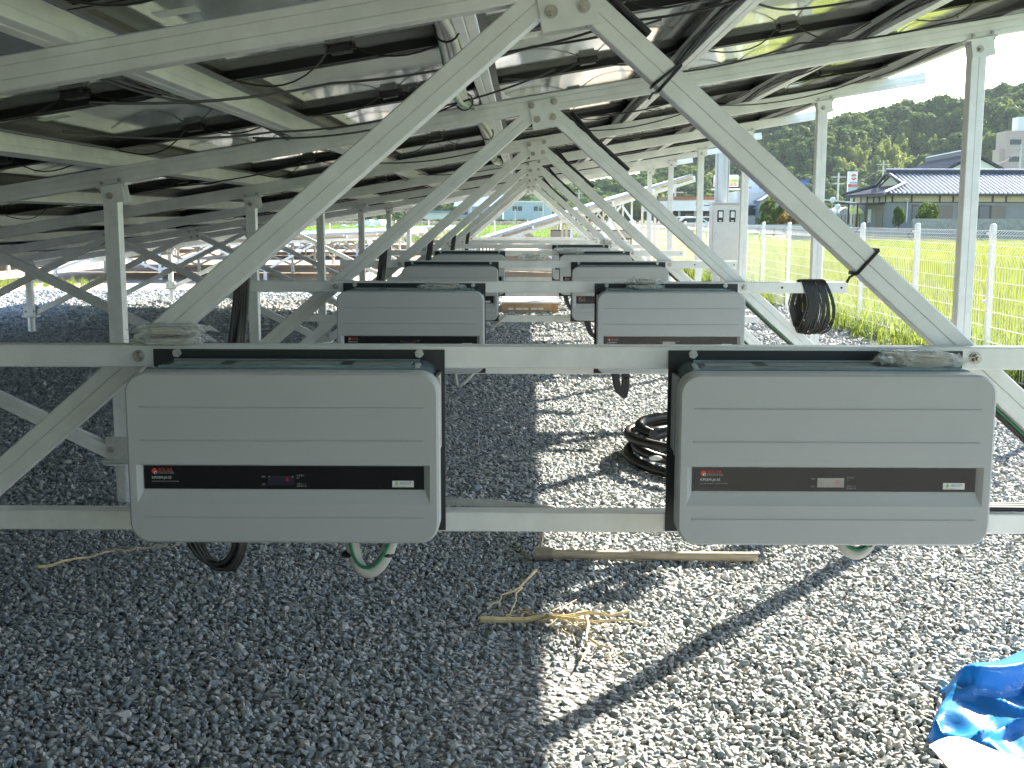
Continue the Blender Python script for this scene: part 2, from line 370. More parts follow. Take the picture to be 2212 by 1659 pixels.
def stone_proto(i):
    rnd = random.Random(100 + i); b = MB()
    t = (1 + 5 ** .5) / 2
    V = [Vector(p).normalized() for p in [(-1,t,0),(1,t,0),(-1,-t,0),(1,-t,0),(0,-1,t),(0,1,t),(0,-1,-t),(0,1,-t),(t,0,-1),(t,0,1),(-t,0,-1),(-t,0,1)]]
    F = [(0,11,5),(0,5,1),(0,1,7),(0,7,10),(0,10,11),(1,5,9),(5,11,4),(11,10,2),(10,7,6),(7,1,8),(3,9,4),(3,4,2),(3,2,6),(3,6,8),(3,8,9),(4,9,5),(2,4,11),(6,2,10),(8,6,7),(9,8,1)]
    V2 = list(V); mid = {}; F2 = []
    def md(a, c):
        k = (min(a, c), max(a, c))
        if k not in mid: mid[k] = len(V2); V2.append((V[a] + V[c]).normalized())
        return mid[k]
    for a, c, d in F:
        x, y, z = md(a, c), md(c, d), md(d, a); F2 += [(a,x,z),(c,y,x),(d,z,y),(x,y,z)]
    cuts = [(Vector((rnd.gauss(0,1), rnd.gauss(0,1), rnd.gauss(0,1))).normalized(), rnd.uniform(.36, .72)) for _ in range(11)]
    sx, sy, sz = rnd.uniform(1.1, 1.6), rnd.uniform(.8, 1.15), rnd.uniform(.6, .95); out = []
    for p in V2:
        p = p * 1.12
        for n_, d_ in cuts:
            q = p.dot(n_)
            if q > d_: p = p - n_ * (q - d_)
        out.append((p.x * sx, p.y * sy, p.z * sz))
    b.add(out, F2); return b.mesh('stone_piece')
SP = [(stone_proto(i), M['stone']) for i in range(8)]
def relief(x, y):
    return .010 * np.sin(x * 2.1 + .7 * y) * np.cos(y * 1.3 - .4 * x) + .006 * np.sin(5.3 * x + 1) * np.sin(4.1 * y)
P = []; S = []
for y0, y1, sp, sz in ((1.5, 4.4, .0122, .0082), (4.4, 7.2, .0150, .0098), (7.2, 11.5, .022, .0145), (11.5, 18.0, .038, .024)):
    yy = np.arange(y0, y1, sp)
    for y in yy:
        xa, xb = max(-.475 * y - 1.0, -8.5), min(.46 * y + 1.0, 3.5)
        xs = np.arange(xa, xb, sp); n = len(xs)
        px = xs + RNG.uniform(-.55, .55, n) * sp; py = y + RNG.uniform(-.55, .55, n) * sp
        s = sz * np.exp(RNG.normal(0, .26, n)); z = RNG.uniform(-.35, .55, n) * sz + relief(px, py) + .002
        P.append(np.stack([px, py, z], 1)); S.append(s)
P = np.concatenate(P); S = np.concatenate(S)
scatter('gravel', P, np.stack([RNG.normal(0, .45, len(P)), RNG.normal(0, .45, len(P)), RNG.uniform(0, 6.28, len(P))], 1), S, SP)

def blade_clump(nb, h, spread, wid, seg, droop, seed):
    rnd = random.Random(seed); b = MB()
    for _ in range(nb):
        a = rnd.uniform(0, 6.28); d = Vector((math.cos(a), math.sin(a), 0)); s_ = Vector((-d.y, d.x, 0))
        base = Vector((rnd.gauss(0, spread), rnd.gauss(0, spread), 0)); hh = h * rnd.uniform(.7, 1.08); ln = rnd.uniform(.05, .35) * h; dr = droop * rnd.uniform(.2, 1)
        v = []
        for k in range(seg + 1):
            t = k / seg; p = base + d * (ln * t * t) + Vector((0, 0, hh * (t - dr * t ** 3)))
            ww = wid * (1 - .85 * t ** 2)
            v += [p - s_ * ww, p + s_ * ww]
        b.add(v, [(2*k, 2*k+1, 2*k+3, 2*k+2) for k in range(seg)])
    return b.mesh('blade_piece')
RC = [(blade_clump(22, .62, .05, .0045, 3, .25, 20 + i), M['rice_leaf']) for i in range(4)]
RF = [(blade_clump(26, .60, .16, .011, 2, .2, 40 + i), M['rice_leaf']) for i in range(3)]
RG = [(blade_clump(26, .62, .35, .03, 2, .2, 60 + i), M['rice_green']) for i in range(3)]
WC = [(blade_clump(16, .40, .04, .005, 3, .45, 80 + i), M['weed_leaf']) for i in range(4)]
def grid_pts(y0, y1, sp, xa, xb, jit=.5, z=-.30):
    out = []
    for y in np.arange(y0, y1, sp):
        xs = np.arange(xa(y), xb(y), sp); n = len(xs)
        if n: out.append(np.stack([xs + RNG.uniform(-jit, jit, n) * sp, y + RNG.uniform(-jit, jit, n) * sp, np.full(n, z)], 1))
    return np.concatenate(out)
def spin(n, tilt=.12): return np.stack([RNG.normal(0, tilt, n), RNG.normal(0, tilt, n), RNG.uniform(0, 6.28, n)], 1)
p = grid_pts(6.5, 27, .15, lambda y: 3.95, lambda y: min(.48 * y + 2.0, 13.5)); scatter('rice_plants', p, spin(len(p)), RNG.uniform(.75, 1.15, len(p)), RC)
p = grid_pts(13, 71, .42, lambda y: 3.95 if y > 27 else 13.5, lambda y: .49 * y + 4 if y < 56.5 else 13); scatter('far_rice_plants', p, spin(len(p)), RNG.uniform(.8, 1.15, len(p)), RF)
p = grid_pts(58, 150, .95, lambda y: max(-.33 * y, -36), lambda y: 12, z=-.03); scatter('green_rice_plants', p, spin(len(p)), RNG.uniform(.8, 1.1, len(p)), RG)
sheet('rice_canopy', 6.0, 60, 27, 56.5, .02, 'rice_canopy', 60, 36, lambda x, y: .05 * math.sin(9.1 * x + 3 * y) * math.sin(7.3 * y))
n = 900
p = np.stack([3.31 + RNG.normal(.16, .17, n), RNG.uniform(6.0, 27, n), np.full(n, -.02)], 1)
keep = (np.sin(p[:, 1] * 1.7) + np.sin(p[:, 1] * .63 + 1) + RNG.normal(0, .6, n)) > -.5
p = p[keep]; scatter('weeds', p, spin(len(p), .25), RNG.uniform(.5, 1.35, len(p)), WC)
n = 120
p = np.stack([RNG.uniform(-10, -7.3, n), 19.6 + RNG.normal(0, .5, n), np.full(n, -.02)], 1); scatter('yard_weeds', p, spin(len(p), .3), RNG.uniform(.3, .6, n), WC)

# ---- wooded hill
RX = [(-900,26),(-400,24),(-160,20),(-90,13),(-60,9),(-28,8),(3,8),(26,10.5),(41,15.5),(56,22),(77,29.5),(90,32.5),(103,34.5),(111,33),(118,35),(137,36.5),(148,38.5),(158,42.5),(170,44),(220,52),(320,60),(600,50),(900,30)]
def ridge(x):
    for (a, za), (c, zc) in zip(RX, RX[1:]):
        if x <= c: t = (x - a) / (c - a); return za + (zc - za) * t
    return RX[-1][1]
def hz(x, y):
    f0 = 250 + 30 * math.sin(x * .02); t = min(1, max(0, (y - f0) / (385 - f0))); t = t * t * (3 - 2 * t)
    bk = 1 if y < 400 else max(0, 1 - ((y - 400) / 420) ** 2)
    return (ridge(x) - 3.5) * t * bk + 1.8 * math.sin(x * .11 + y * .05) * t
sheet('hill', -870, 870, 230, 830, -.2, 'hill_soil', 180, 60, hz)
def crown(seed, nb, leaf, squash, pointed=0):
    rnd = random.Random(seed); b = MB(); blobs = []
    for _ in range(nb):
        a, e_ = rnd.uniform(0, 6.28), math.asin(rnd.uniform(-.15, 1)); rr = rnd.uniform(.45, .85)
        blobs.append((Vector((rr*math.cos(a)*math.cos(e_), rr*math.sin(a)*math.cos(e_), rr*math.sin(e_) * squash)), rnd.uniform(.28, .46)))
    for c, br in blobs:
        for _ in range(70):
            n_ = Vector((rnd.gauss(0,1), rnd.gauss(0,1), rnd.gauss(.35,1))).normalized()
            p_ = c + n_ * br * rnd.uniform(.72, 1.08); 
            if pointed: p_ = Vector((p_.x * (1 - .5 * max(0, p_.z)), p_.y * (1 - .5 * max(0, p_.z)), p_.z * 1.5))
            n2 = (n_ + Vector((rnd.gauss(0,.3), rnd.gauss(0,.3), rnd.gauss(0,.3)))).normalized(); A = n2.orthogonal().normalized(); B = n2.cross(A); q = rnd.uniform(0, 6.28)
            A, B = A*math.cos(q)+B*math.sin(q), B*math.cos(q)-A*math.sin(q); s_ = leaf * rnd.uniform(.7, 1.3)
            b.add([p_-A*s_, p_-B*s_*.6, p_+A*s_, p_+B*s_*.6], [(0,1,2,3)])
    return b.mesh('crown_piece')
CD = [(crown(i, 11, .15, .8), M['leaf_dark']) for i in range(4)] + [(crown(10 + i, 11, .15, .85), M['leaf_mid']) for i in range(3)]
CB = [(crown(20 + i, 10, .11, 1.0, 1), M['leaf_bamboo']) for i in range(4)]
pd, pb = [], []
for _ in range(4600):
    y = random.uniform(250, 415); x = random.uniform(-.30, .50) * y
    z = hz(x, y) - .2
    if z < .3: continue
    vx = x / y * 2490 + 1132; vy = 475 - (z + 3) / y * 2490
    bam = (((vx - 1885) / 105) ** 2 + ((vy - 335) / 42) ** 2 < 1 + random.gauss(0, .25)) or (((vx - 2170) / 60) ** 2 + ((vy - 300) / 40) ** 2 < 1) or (((vx - 1570) / 60) ** 2 + ((vy - 385) / 40) ** 2 < 1 and random.random() < .5) or random.random() < .05
    (pb if bam else pd).append((x, y, z + 1.2))
pd = np.array(pd); pb = np.array(pb)
s = RNG.uniform(2.6, 5.6, len(pd)); scatter('hill_forest', pd, spin(len(pd), .12), np.stack([s, s, s * RNG.uniform(.8, 1.15, len(pd))], 1), CD)
s = RNG.uniform(1.7, 3.0, len(pb)); scatter('hill_bamboo', pb, spin(len(pb), .15), np.stack([s * .8, s * .8, s * 1.1], 1), CB)

# thin haze added for the lens veiling flare: one closed box of air round the camera and the whole scene
hb = MB().box(-900, 900, -80, 870, -1.4, 76).build('haze', None); setting(hb, 'stuff')
m = bpy.data.materials.new('haze'); m.use_nodes = True; m.node_tree.nodes.clear()
ou = m.node_tree.nodes.new('ShaderNodeOutputMaterial'); pv = m.node_tree.nodes.new('ShaderNodeVolumePrincipled')
pv.inputs['Color'].default_value = (.80, .92, 1, 1); pv.inputs['Density'].default_value = .00014; pv.inputs['Anisotropy'].default_value = 0.0
m.node_tree.links.new(pv.outputs[0], ou.inputs['Volume']); hb.data.materials.append(m)

# ================================================================== SOLAR ARRAY: frames, purlins, panels
ROW0, BAY, NROW = 2.13, 2.27, 7
ROWY = [ROW0 + BAY * k for k in range(NROW)]
SL = .166; TILT = math.atan(SL); CT, ST = math.cos(TILT), math.sin(TILT)
def raf(x): return 1.545 + SL * x                     # rafter centre line
def profile(h, d, groove=1):
    """square tube section, chamfered, with shallow grooves on the +-b faces"""
    c = .0025; g = .0011; gd = .0016
    pos = [0] if groove == 1 else [-h * .38, h * .42]
    lo, hi = [], []
    for q in pos:
        lo += [(q - g, -d), (q, -d + gd), (q + g, -d)]
    for q in pos[::-1]:
        hi += [(q + g, d), (q, d - gd), (q - g, d)]
    return [(-h, -d + c), (-h + c, -d)] + lo + [(h - c, -d), (h, -d + c), (h, d - c), (h - c, d)] + hi + [(-h + c, d), (-h, d - c)]
YB0, YB1 = .040, .085                                # brace / rafter plane behind the rails
YC = (YB0 + YB1) / 2
alu = M['aluminium']
POSTX = [1.69, -1.58, -4.85]; APEX = [.067, -3.215]
root = thing('support_frame', 'nearest A-shaped aluminium frame, its apex cut by the top of the picture', 'support frame', (0, ROWY[0], 0), 'aluminium frames holding up the solar panels')
def beam(p0, p1, h, d, groove, name, prof=None):
    b = MB(); p0, p1 = Vector(p0), Vector(p1); dr = (p1 - p0).normalized(); B = Vector((0, 1, 0)); A = dr.cross(B).normalized()
    b.extr(prof or profile(h, d, groove), p0, p1, A, B); return b
xl, xr = -5.95, 2.262
beam((xl, YC, raf(xl)), (xr, YC, raf(xr)), .032, .0225, 2, 'rafter').build('rafter', alu, root)
for px in POSTX:
    zt = raf(px) - .035
    po = beam((px, YC, .18), (px, YC, zt), .0285, .0275, 1, 'post').build('post', alu, root)
    b = MB(); n_ = Vector((-ST, 0, CT)); t_ = Vector((CT, 0, ST)); c0 = Vector((px, YC, raf(px))) - n_ * .033
    b.obox(c0 - n_ * .003, t_ * .058, Vector((0, .034, 0)), n_ * .003)
    for yy in (YC - .0305, YC + .0305): b.obox(c0 - n_ * .038 + Vector((0, yy - YC, 0)), t_ * .042, Vector((0, .0025, 0)), n_ * .032)
    br = b.build('post_bracket', alu, root)
    MB().hexbolt((px, YC - .0335, c0.z - .042), (0, -1, 0), .009, .012).build('bolt', M['steel'], br)
    for s_ in (-1, 1):
        MB().hexbolt(c0 + t_ * .047 * s_ + Vector((0, -.022, -.006)), -n_, .006, .008).build('bolt', M['steel'], br); MB().hexbolt(c0 + t_ * .035 * s_ + Vector((0, -.034, .012)), (0, -1, 0), .005, .008).build('bolt', M['steel'], br)
    b = MB(); b.box(px - .06, px + .06, YB0 - .016, YB0 - .011, .185, .275); b.box(px - .06, px + .06, YB1 + .011, YB1 + .016, .185, .275); b.box(px - .075, px + .075, YB0 - .03, YB1 + .03, .176, .185)
    bb = b.build('base_bracket', M['zinc'], root)
    for s_ in (-1, 1): MB().hexbolt((px + s_ * .040, YB0 - .016, .225), (0, -1, 0), .009, .011).build('bolt', M['steel'], bb)
    b = MB(); b.cyl((px, YC, -.25), (px, YC, .168), .036, n=16); b.cyl((px, YC, .168), (px, YC, .176), .085, n=20)
    b.build('ground_pile', M['zinc'], root, 40)
for ax in APEX:
    zc = raf(ax)
    for px in POSTX:
        if abs(px - ax) > 1.75: continue
        s_ = 1 if px > ax else -1
        zb = (.147 if s_ > 0 else .185) if ax > -1 else .205
        top = Vector((ax + s_ * .045, YC, zc - .044)); bot = Vector((px - s_ * .045, YC, zb))
        br = beam(bot, top, .026, .0222, 1, 'brace').build('brace', alu, root)
    b = MB(); n_ = Vector((-ST, 0, CT)); t_ = Vector((CT, 0, ST)); c0 = Vector((ax, 0, zc))
    for yy in (YB0 - .004, YB1 + .004):
        A0 = c0 - t_ * .053 + n_ * .012; A1 = c0 + t_ * .053 + n_ * .012; A2 = c0 + t_ * .056 - n_ * .092; A3 = c0 - t_ * .050 - n_ * .092
        pr = [(p.x, p.z) for p in (A0, A3, A2, A1)]
        b.extr([(p[0], p[1]) for p in pr], (0, yy - .002, 0), (0, yy + .002, 0), (1, 0, 0), (0, 0, 1))
    gp = b.build('gusset_plate', alu, root)
    for (a_, c_) in ((-.043, -.003), (.043, -.003), (-.030, -.058), (.030, -.058)):
        p_ = c0 + t_ * a_ + n_ * c_
        MB().hexbolt((p_.x, YB0 - .006, p_.z), (0, -1, 0), .0085 if c_ < 0 else .006, .012).build('bolt', M['steel'], gp)
for z0, z1, xa, xb in ((.846, .888, -1.064, 1.224), (.533, .571, -1.30, 1.36)):
    zc = (z0 + z1) / 2
    hole = MB(); rl = beam((xa, .02, zc), (xb, .02, zc), (z1 - z0) / 2, .0195, 1, 'rail', [(-(z1-z0)/2, -.018), (-(z1-z0)/2 + .002, -.0195), ((z1-z0)/2 - .002, -.0195), ((z1-z0)/2, -.018), ((z1-z0)/2, .018), ((z1-z0)/2-.002, .0195), (-(z1-z0)/2+.002, .0195), (-(z1-z0)/2, .018)]).build('mounting_rail', alu, root)
    if z0 > .8:
        for bx in (-.719, .836): MB().hexbolt((bx, .0005, .868), (0, -1, 0), .0078, .014).build('bolt', M['steel'], rl)
        [MB().cyl((hx, .0004, zc), (hx, -.0003, zc), .0045, n=10).build('bolt_hole', M['black_rubber'], rl) for hx in (.98, 1.205)]
FLAB = ['', 'second A-shaped aluminium frame from the camera, black wire coil hanging on its right rail end', 'third A-shaped aluminium frame from the camera, cardboard box on the gravel beyond it', 'fourth A-shaped aluminium frame from the camera, carrying the fourth pair of grey inverters',
        'fifth A-shaped aluminium frame, with a single inverter on the right', 'sixth A-shaped aluminium frame, second to last under the panels', 'last and smallest A-shaped aluminium frame at the far end of the panels']
FR = [root]
for k in range(1, NROW):
    c = copy_tree(root); c.location = (0, ROWY[k], 0); c['label'] = FLAB[k]; FR.append(c)

# purlins along the array
PX = [2.03 - .72 * i for i in range(12)]
YA, YE = -13.71, 15.80
NV = Vector((-ST, 0, CT)); TV = Vector((CT, 0, ST))
b = MB(); b.extr([(-.026, 0), (-.024, -.001), (-.003, -.001), (0, .001), (.003, -.001), (.024, -.001), (.026, 0), (.026, .02), (.024, .022), (.024, .058), (.016, .06), (-.016, .06), (-.024, .058), (-.024, .022), (-.026, .02)], (0, YA, 0), (0, YE, 0), (1, 0, 0), (0, 0, 1))
pme = b.mesh('purlin'); pme.materials.append(alu)
PL = ['purlin under the outer high edge of the panels, seen against the sky', 'second purlin from the high edge, bright yellow light on its underside', 'third purlin from the high edge, black cables along its left side', 'fourth purlin from the high edge, grey flexible conduit tied to it', 'fifth purlin from the high edge, with a dark cable bunch along its side', 'sixth purlin from the high edge, above the left braces']
for i, x in enumerate(PX):
    o = link('purlin', pme, None); p_ = Vector((x, 0, raf(x))) + NV * .0325; o.location = p_; o.rotation_euler = (0, -TILT, 0)
    tag(o, PL[i] if i < 6 else '%s purlin counted from the high edge, low in the shade on the left' % ORD[i + 1], 'purlin', 'purlins carrying the panels')

# solar panels, one thing each
PW, PLN = .712, 1.125
hw, hl = PW / 2, PLN / 2
fb = MB()
for (x0, x1, y0, y1) in ((-hw, hw, -hl, -hl + .024), (-hw, hw, hl - .024, hl), (-hw, -hw + .024, -hl + .024, hl - .024), (hw - .024, hw, -hl + .024, hl - .024)): fb.box(x0, x1, y0, y1, 0, .002)
for (x0, x1, y0, y1) in ((-hw, hw, -hl, -hl + .003), (-hw, hw, hl - .003, hl), (-hw, -hw + .003, -hl + .003, hl - .003), (hw - .003, hw, -hl + .003, hl - .003)): fb.box(x0, x1, y0, y1, .002, .037)
fme = fb.mesh('frame'); fme.materials.append(M['black_frame'])
bme = MB().box(-hw + .003, hw - .003, -hl + .003, hl - .003, .029, .031).mesh('backsheet'); bme.materials.append(M['backsheet'])
gme = MB().box(-hw + .003, hw - .003, -hl + .003, hl - .003, .0312, .036).mesh('glass'); gme.materials.append(M['panel_glass'])
jb = MB(); jb.box(-.028, .028, hl - .155, hl - .105, .004, .0289); jb.box(-.034, .034, hl - .160, hl - .100, .024, .0288); jb.box(-.040, -.028, hl - .14, hl - .122, .010, .022); jb.box(.028, .040, hl - .14, hl - .122, .010, .022)
jme = jb.mesh('junction_box'); jme.materials.append(M['black_rubber'])
lme = []
for v_ in range(4):
    rnd = random.Random(v_ + 3); leads = []
    for s_ in (-1, 1):
        sag = rnd.uniform(.015, .075); ey = hl - .135 + rnd.uniform(-.12, .06); pts = []
        for q in range(9):
            t = q / 8; pts.append((s_ * (.036 + t * (hw - .078)), hl - .130 + (ey - hl + .135) * t + .012 * math.sin(t * 6 + v_) * t * (1 - t) * 4, .016 - sag * 4 * t * (1 - t) * (1.1 - .5 * t) - .026 * t))
        me = MB().tube(pts, .0027, 5).mesh('lead', 60); me.materials.append(M['black_rubber']); leads.append(me)
    lme.append(leads)
sme = MB().box(-.28, -.19, -.30, -.24, .0284, .0288).mesh('sticker'); sme.materials.append(M['badge_white'])
NJ = int(round((YE - YA) / 1.135))
for j in range(NJ):
    yc = YA + (j + .5) * 1.135
    for i in range(11):
        x = 2.045 - .72 * (i + .5); p_ = Vector((x, yc, raf(x))) + NV * .0928
        f = (yc - ROW0) / BAY; rel = int(math.floor(f))
        col = 'topmost' if i == 0 else ORD[i + 1]
        if f < 0:
            where = 'in the %s row before the nearest A-frame' % ORD[3 - j] if False else 'in row %s counted from behind' % ORD[j + 1]
            if f > -.5: where = 'directly before the nearest A-frame'
        else:
            half = 'near' if f - rel < .5 else 'far'
            where = '%s half of bay behind the %s A-frame' % (half, ORD[rel + 1])
        o = thing('solar_module', 'solar panel %s from the high edge, %s' % ('topmost' if i == 0 else ORD[i + 1], where), 'solar panel', p_, 'solar panels on the aluminium frames')
        o.rotation_euler = (0, -TILT, 0)
        for nm, me in (('frame', fme), ('backsheet', bme), ('glass', gme), ('junction_box', jme)): link(nm, me, None, o)
        for me in lme[(i * 7 + j * 5 + (i * j) % 3) % 4]: link(me.name.split('.')[0], me, None, o)
        if (i + j) % 2: link('sticker', sme, None, o)

# ================================================================== INVERTERS
def rrect(w, z0, z1, r, n=7):
    out = []
    for cx, cz, a0 in ((w - r, z0 + r, -90), (w - r, z1 - r, 0), (-w + r, z1 - r, 90), (-w + r, z0 + r, 180)):
        for k in range(n + 1):
            a = R(a0 + 90 * k / n); out.append((cx + r * math.cos(a), cz + r * math.sin(a)))
    return out
def make_inverter():
    root = thing('inverter', 'x', 'inverter', (0, 0, 0), 'grey inverters bolted to the rails')
    MB().box(-.2715, .2715, -.004, -.0005, .537, .881).build('back_plate', M['black_plate'], root)
    # body wrapped in film
    b = MB(); pr = rrect(.256, .566, .8620, .026, 5); n = len(pr)
    b.extr(pr, (0, -.121, 0), (0, -.004, 0), (1, 0, 0), (0, 0, 1))
    b.tube([(-.226, -.116, .8600), (.226, -.116, .8600)], .0055, 8); b.tube([(-.226, -.100, .8625), (.226, -.100, .8625)], .0022, 6); b.tube([(-.228, -.020, .8625), (.228, -.020, .8625)], .003, 6)
    body = b.build('body', M['body_film'], root, 35)
    b = MB(); b.box(-.215, .215, -.088, -.036, .8615, .8633); b.build('top_label', M['body_label'], body)
    b = MB()
    for x in (-.115, .10): MB().box(x - .011, x + .011, -.0885, -.0355, .8633, .8639).build('dark_band', M['black_rubber'], body)
    for s_ in (-1, 1):
        b = MB(); b.box(s_*.262 - .003, s_*.262 + .003, -.075, -.004, .70, .84); b.box(s_*.262 - .006, s_*.262 + .006, -.082, -.075, .70, .838); b.build('side_catch', M['zinc'], root)
    # cover
    b = MB(); W, Z0, Z1, rr_ = .2715, .557, .859, .036
    o1 = rrect(W, Z0, Z1, rr_, 8); o2 = rrect(W - .004, Z0 + .004, Z1 - .004, rr_ - .004, 8); n = len(o1)
    yb, y1, y2 = -.122, -.1655, -.170
    v = [(x, yb, z) for x, z in o1] + [(x, y1, z) for x, z in o1] + [(x, y2, z) for x, z in o2]
    f = []
    for i in range(n):
        j = (i + 1) % n; f += [(i, i + n, j + n, j)[::1], (i + n, i + 2*n, j + 2*n, j + n)]
    b.add(v, f); b.add([(x, yb, z) for x, z in o1], [tuple(range(n))[::-1]])
    hx0, hx1, hz0, hz1 = -.256, .256, .628, .6975          # recess mouth
    ix0, ix1, iz0, iz1, iy = -.2458, .2458, .652, .6945, -.160
    lowpts = [p for p in o2 if p[1] < hz0]; up = [p for p in o2 if p[1] > hz1]
    k = len(o2) // 4
    br_, tr_, tl_, bl_ = o2[:k], o2[k:2*k], o2[2*k:3*k], o2[3*k:]
    y = y2
    bot = [(hx0, y, hz0)] + [(o2[3*k][0], y, hz0)] + [(x, y, z) for x, z in bl_] + [(x, y, z) for x, z in br_] + [(o2[k-1][0], y, hz0), (hx1, y, hz0)]
    top = [(hx1, y, hz1), (o2[k][0], y, hz1)] + [(x, y, z) for x, z in tr_] + [(x, y, z) for x, z in tl_] + [(o2[3*k-1][0], y, hz1), (hx0, y, hz1)]
    b.add(bot, [tuple(range(len(bot)))]); b.add(top, [tuple(range(len(top)))])
    b.add([(o2[3*k][0], y, hz0), (hx0, y, hz0), (hx0, y, hz1), (o2[3*k][0], y, hz1)], [(0,1,2,3)])
    b.add([(hx1, y, hz0), (o2[k-1][0], y, hz0), (o2[k-1][0], y, hz1), (hx1, y, hz1)], [(0,1,2,3)])
    q = [(hx0,y,hz0),(hx1,y,hz0),(hx1,y,hz1),(hx0,y,hz1),(ix0,iy,iz0),(ix1,iy,iz0),(ix1,iy,iz1),(ix0,iy,iz1)]
    b.add(q, [(0,1,5,4),(1,2,6,5),(2,3,7,6),(3,0,4,7),(4,5,6,7)])
    for z in (.798, .740, .603):                            # pressed ribs
        e = .247; b.add([(-e,y2-.0001,z+.0024),(e,y2-.0001,z+.0024),(e-.002,y2-.0022,z),(-e+.002,y2-.0022,z),(-e,y2-.0001,z-.001),(e,y2-.0001,z-.001)], [(0,3,2,1),(3,4,5,2),(0,4,3),(1,2,5)])
    cov = b.build('cover', M['cover_grey'], root, 40)
    st = MB().box(ix0 + .0006, ix1 - .0006, iy - .0022, iy - .0004, iz0 + .0006, iz1 - .0006).build('display_strip', M['black_gloss'], root)
    return root
def strip_marks(root, pale):
    """printed marks of the display strip: sub-parts of the strip"""
    st = [c for c in root.children if c.name.startswith('display_strip')][0]; yy = -.1626
    x0 = -.2330
    b = MB(); b.add([(x0 + .0065 + .0052*math.cos(a), yy, .6842 + .0052*math.sin(a)) for a in [2*math.pi*i/20 for i in range(20)]], [tuple(range(20))]); b.build('emblem', M['red_print'], st)
    b = MB(); b.add([(x0 + .0082 + .0030*math.cos(a), yy - .0002, .6818 + .0026*math.sin(a)) for a in [2*math.pi*i/14 for i in range(14)]], [tuple(range(14))]); b.build('emblem', M['white_print'], st)
    b = MB(); b.add([(x0 + .0088 + .0019*math.cos(a), yy - .0003, .6816 + .0016*math.sin(a)) for a in [2*math.pi*i/12 for i in range(12)]], [tuple(range(12))]); b.build('emblem', M['blue_print'], st)
    text('SOLAR', .0082, (x0 + .0130, yy, .6866), 'red_print', st); text('FRONTIER', .0060, (x0 + .0130, yy, .6812), 'grey_print', st)
    text('KP55M-J4-SS', .0066, (x0 + .0012, yy, .6726), 'white_print', st); text('SOLAR POWER CONDITIONER', .0034, (x0 + .0012, yy, .6658), 'grey_print', st)
    b = MB().box(-.0285, .0180, yy - .0004, yy + .0002, .6600, .6765); b.build('display', M['lcd_glare' if pale else 'lcd_dark'], st)
    text('0', .0090, (.0060, yy - .0007, .6700), 'led_red', st, 'CENTER')
    for x in (-.0255, .0150): MB().box(x - .0007, x + .0007, yy - .0006, yy, .6745, .6755).build('indicator_lamp', M['led_green'], st)
    for s, x, z in (('運転', -.0390, .6748), ('連系', -.0390, .6614), ('発電電力', .0222, .6772), ('kW', .0222, .6730), ('点検コード', .0222, .6622), ('積算電力量', .0222, .6582)): text(s, .0034, (x, yy, z), 'grey_print', st)
    bd = MB().box(.1895, .2270, yy - .0005, yy + .0002, .6572, .6686).build('badge', M['badge_white'], st)
    text('AICOT', .0066, (.2030, yy - .0008, .6640), 'blue_print', st); text('anti-islanding control', .0022, (.1935, yy - .0008, .6592), 'grey_print', st)
    b = MB(); b.ball((.1972, yy - .0006, .6652), .0019, .0003, .0019); b.box(.1945, .2000, yy - .0008, yy - .0005, .6616, .6632); b.build('emblem', M['green_print'], st)
inv = make_inverter()
for bx in (-.2265, .2245): MB().hexbolt((bx, -.004, .8745), (0, -1, 0), .0085, .008, False).build('bolt', M['zinc'], inv)
base_dark = inv; base_pale = copy_tree(inv); strip_marks(base_dark, False); strip_marks(base_pale, True)
XL, XRT = -.4190, .5395
UL = [('large grey inverter at front left with dark display, its right side by the gap', 'large grey inverter at front right with a pale display, clear bag lying on its top'),
      ('grey inverter of the second pair, left, with a flat clear bag lying on it', 'grey inverter of the second pair, right, plastic bags standing on its top'),
      ('grey inverter of the third pair, left of the white box on the gravel', 'grey inverter of the third pair, right of the white box on the gravel'),
      ('grey inverter of the fourth pair, left, mostly hidden behind the third', 'grey inverter of the fourth pair, right, a bag on its top left'),
      (None, 'lone far inverter on the right of the fifth frame')]
for k, (a, c) in enumerate(UL):
    for s_, lab, base, x in ((0, a, base_dark, XL), (1, c, base_pale, XRT)):
        if lab is None: continue
        o = base if k == 0 else copy_tree(base); o.location = (x, ROWY[k], 0); o['label'] = lab

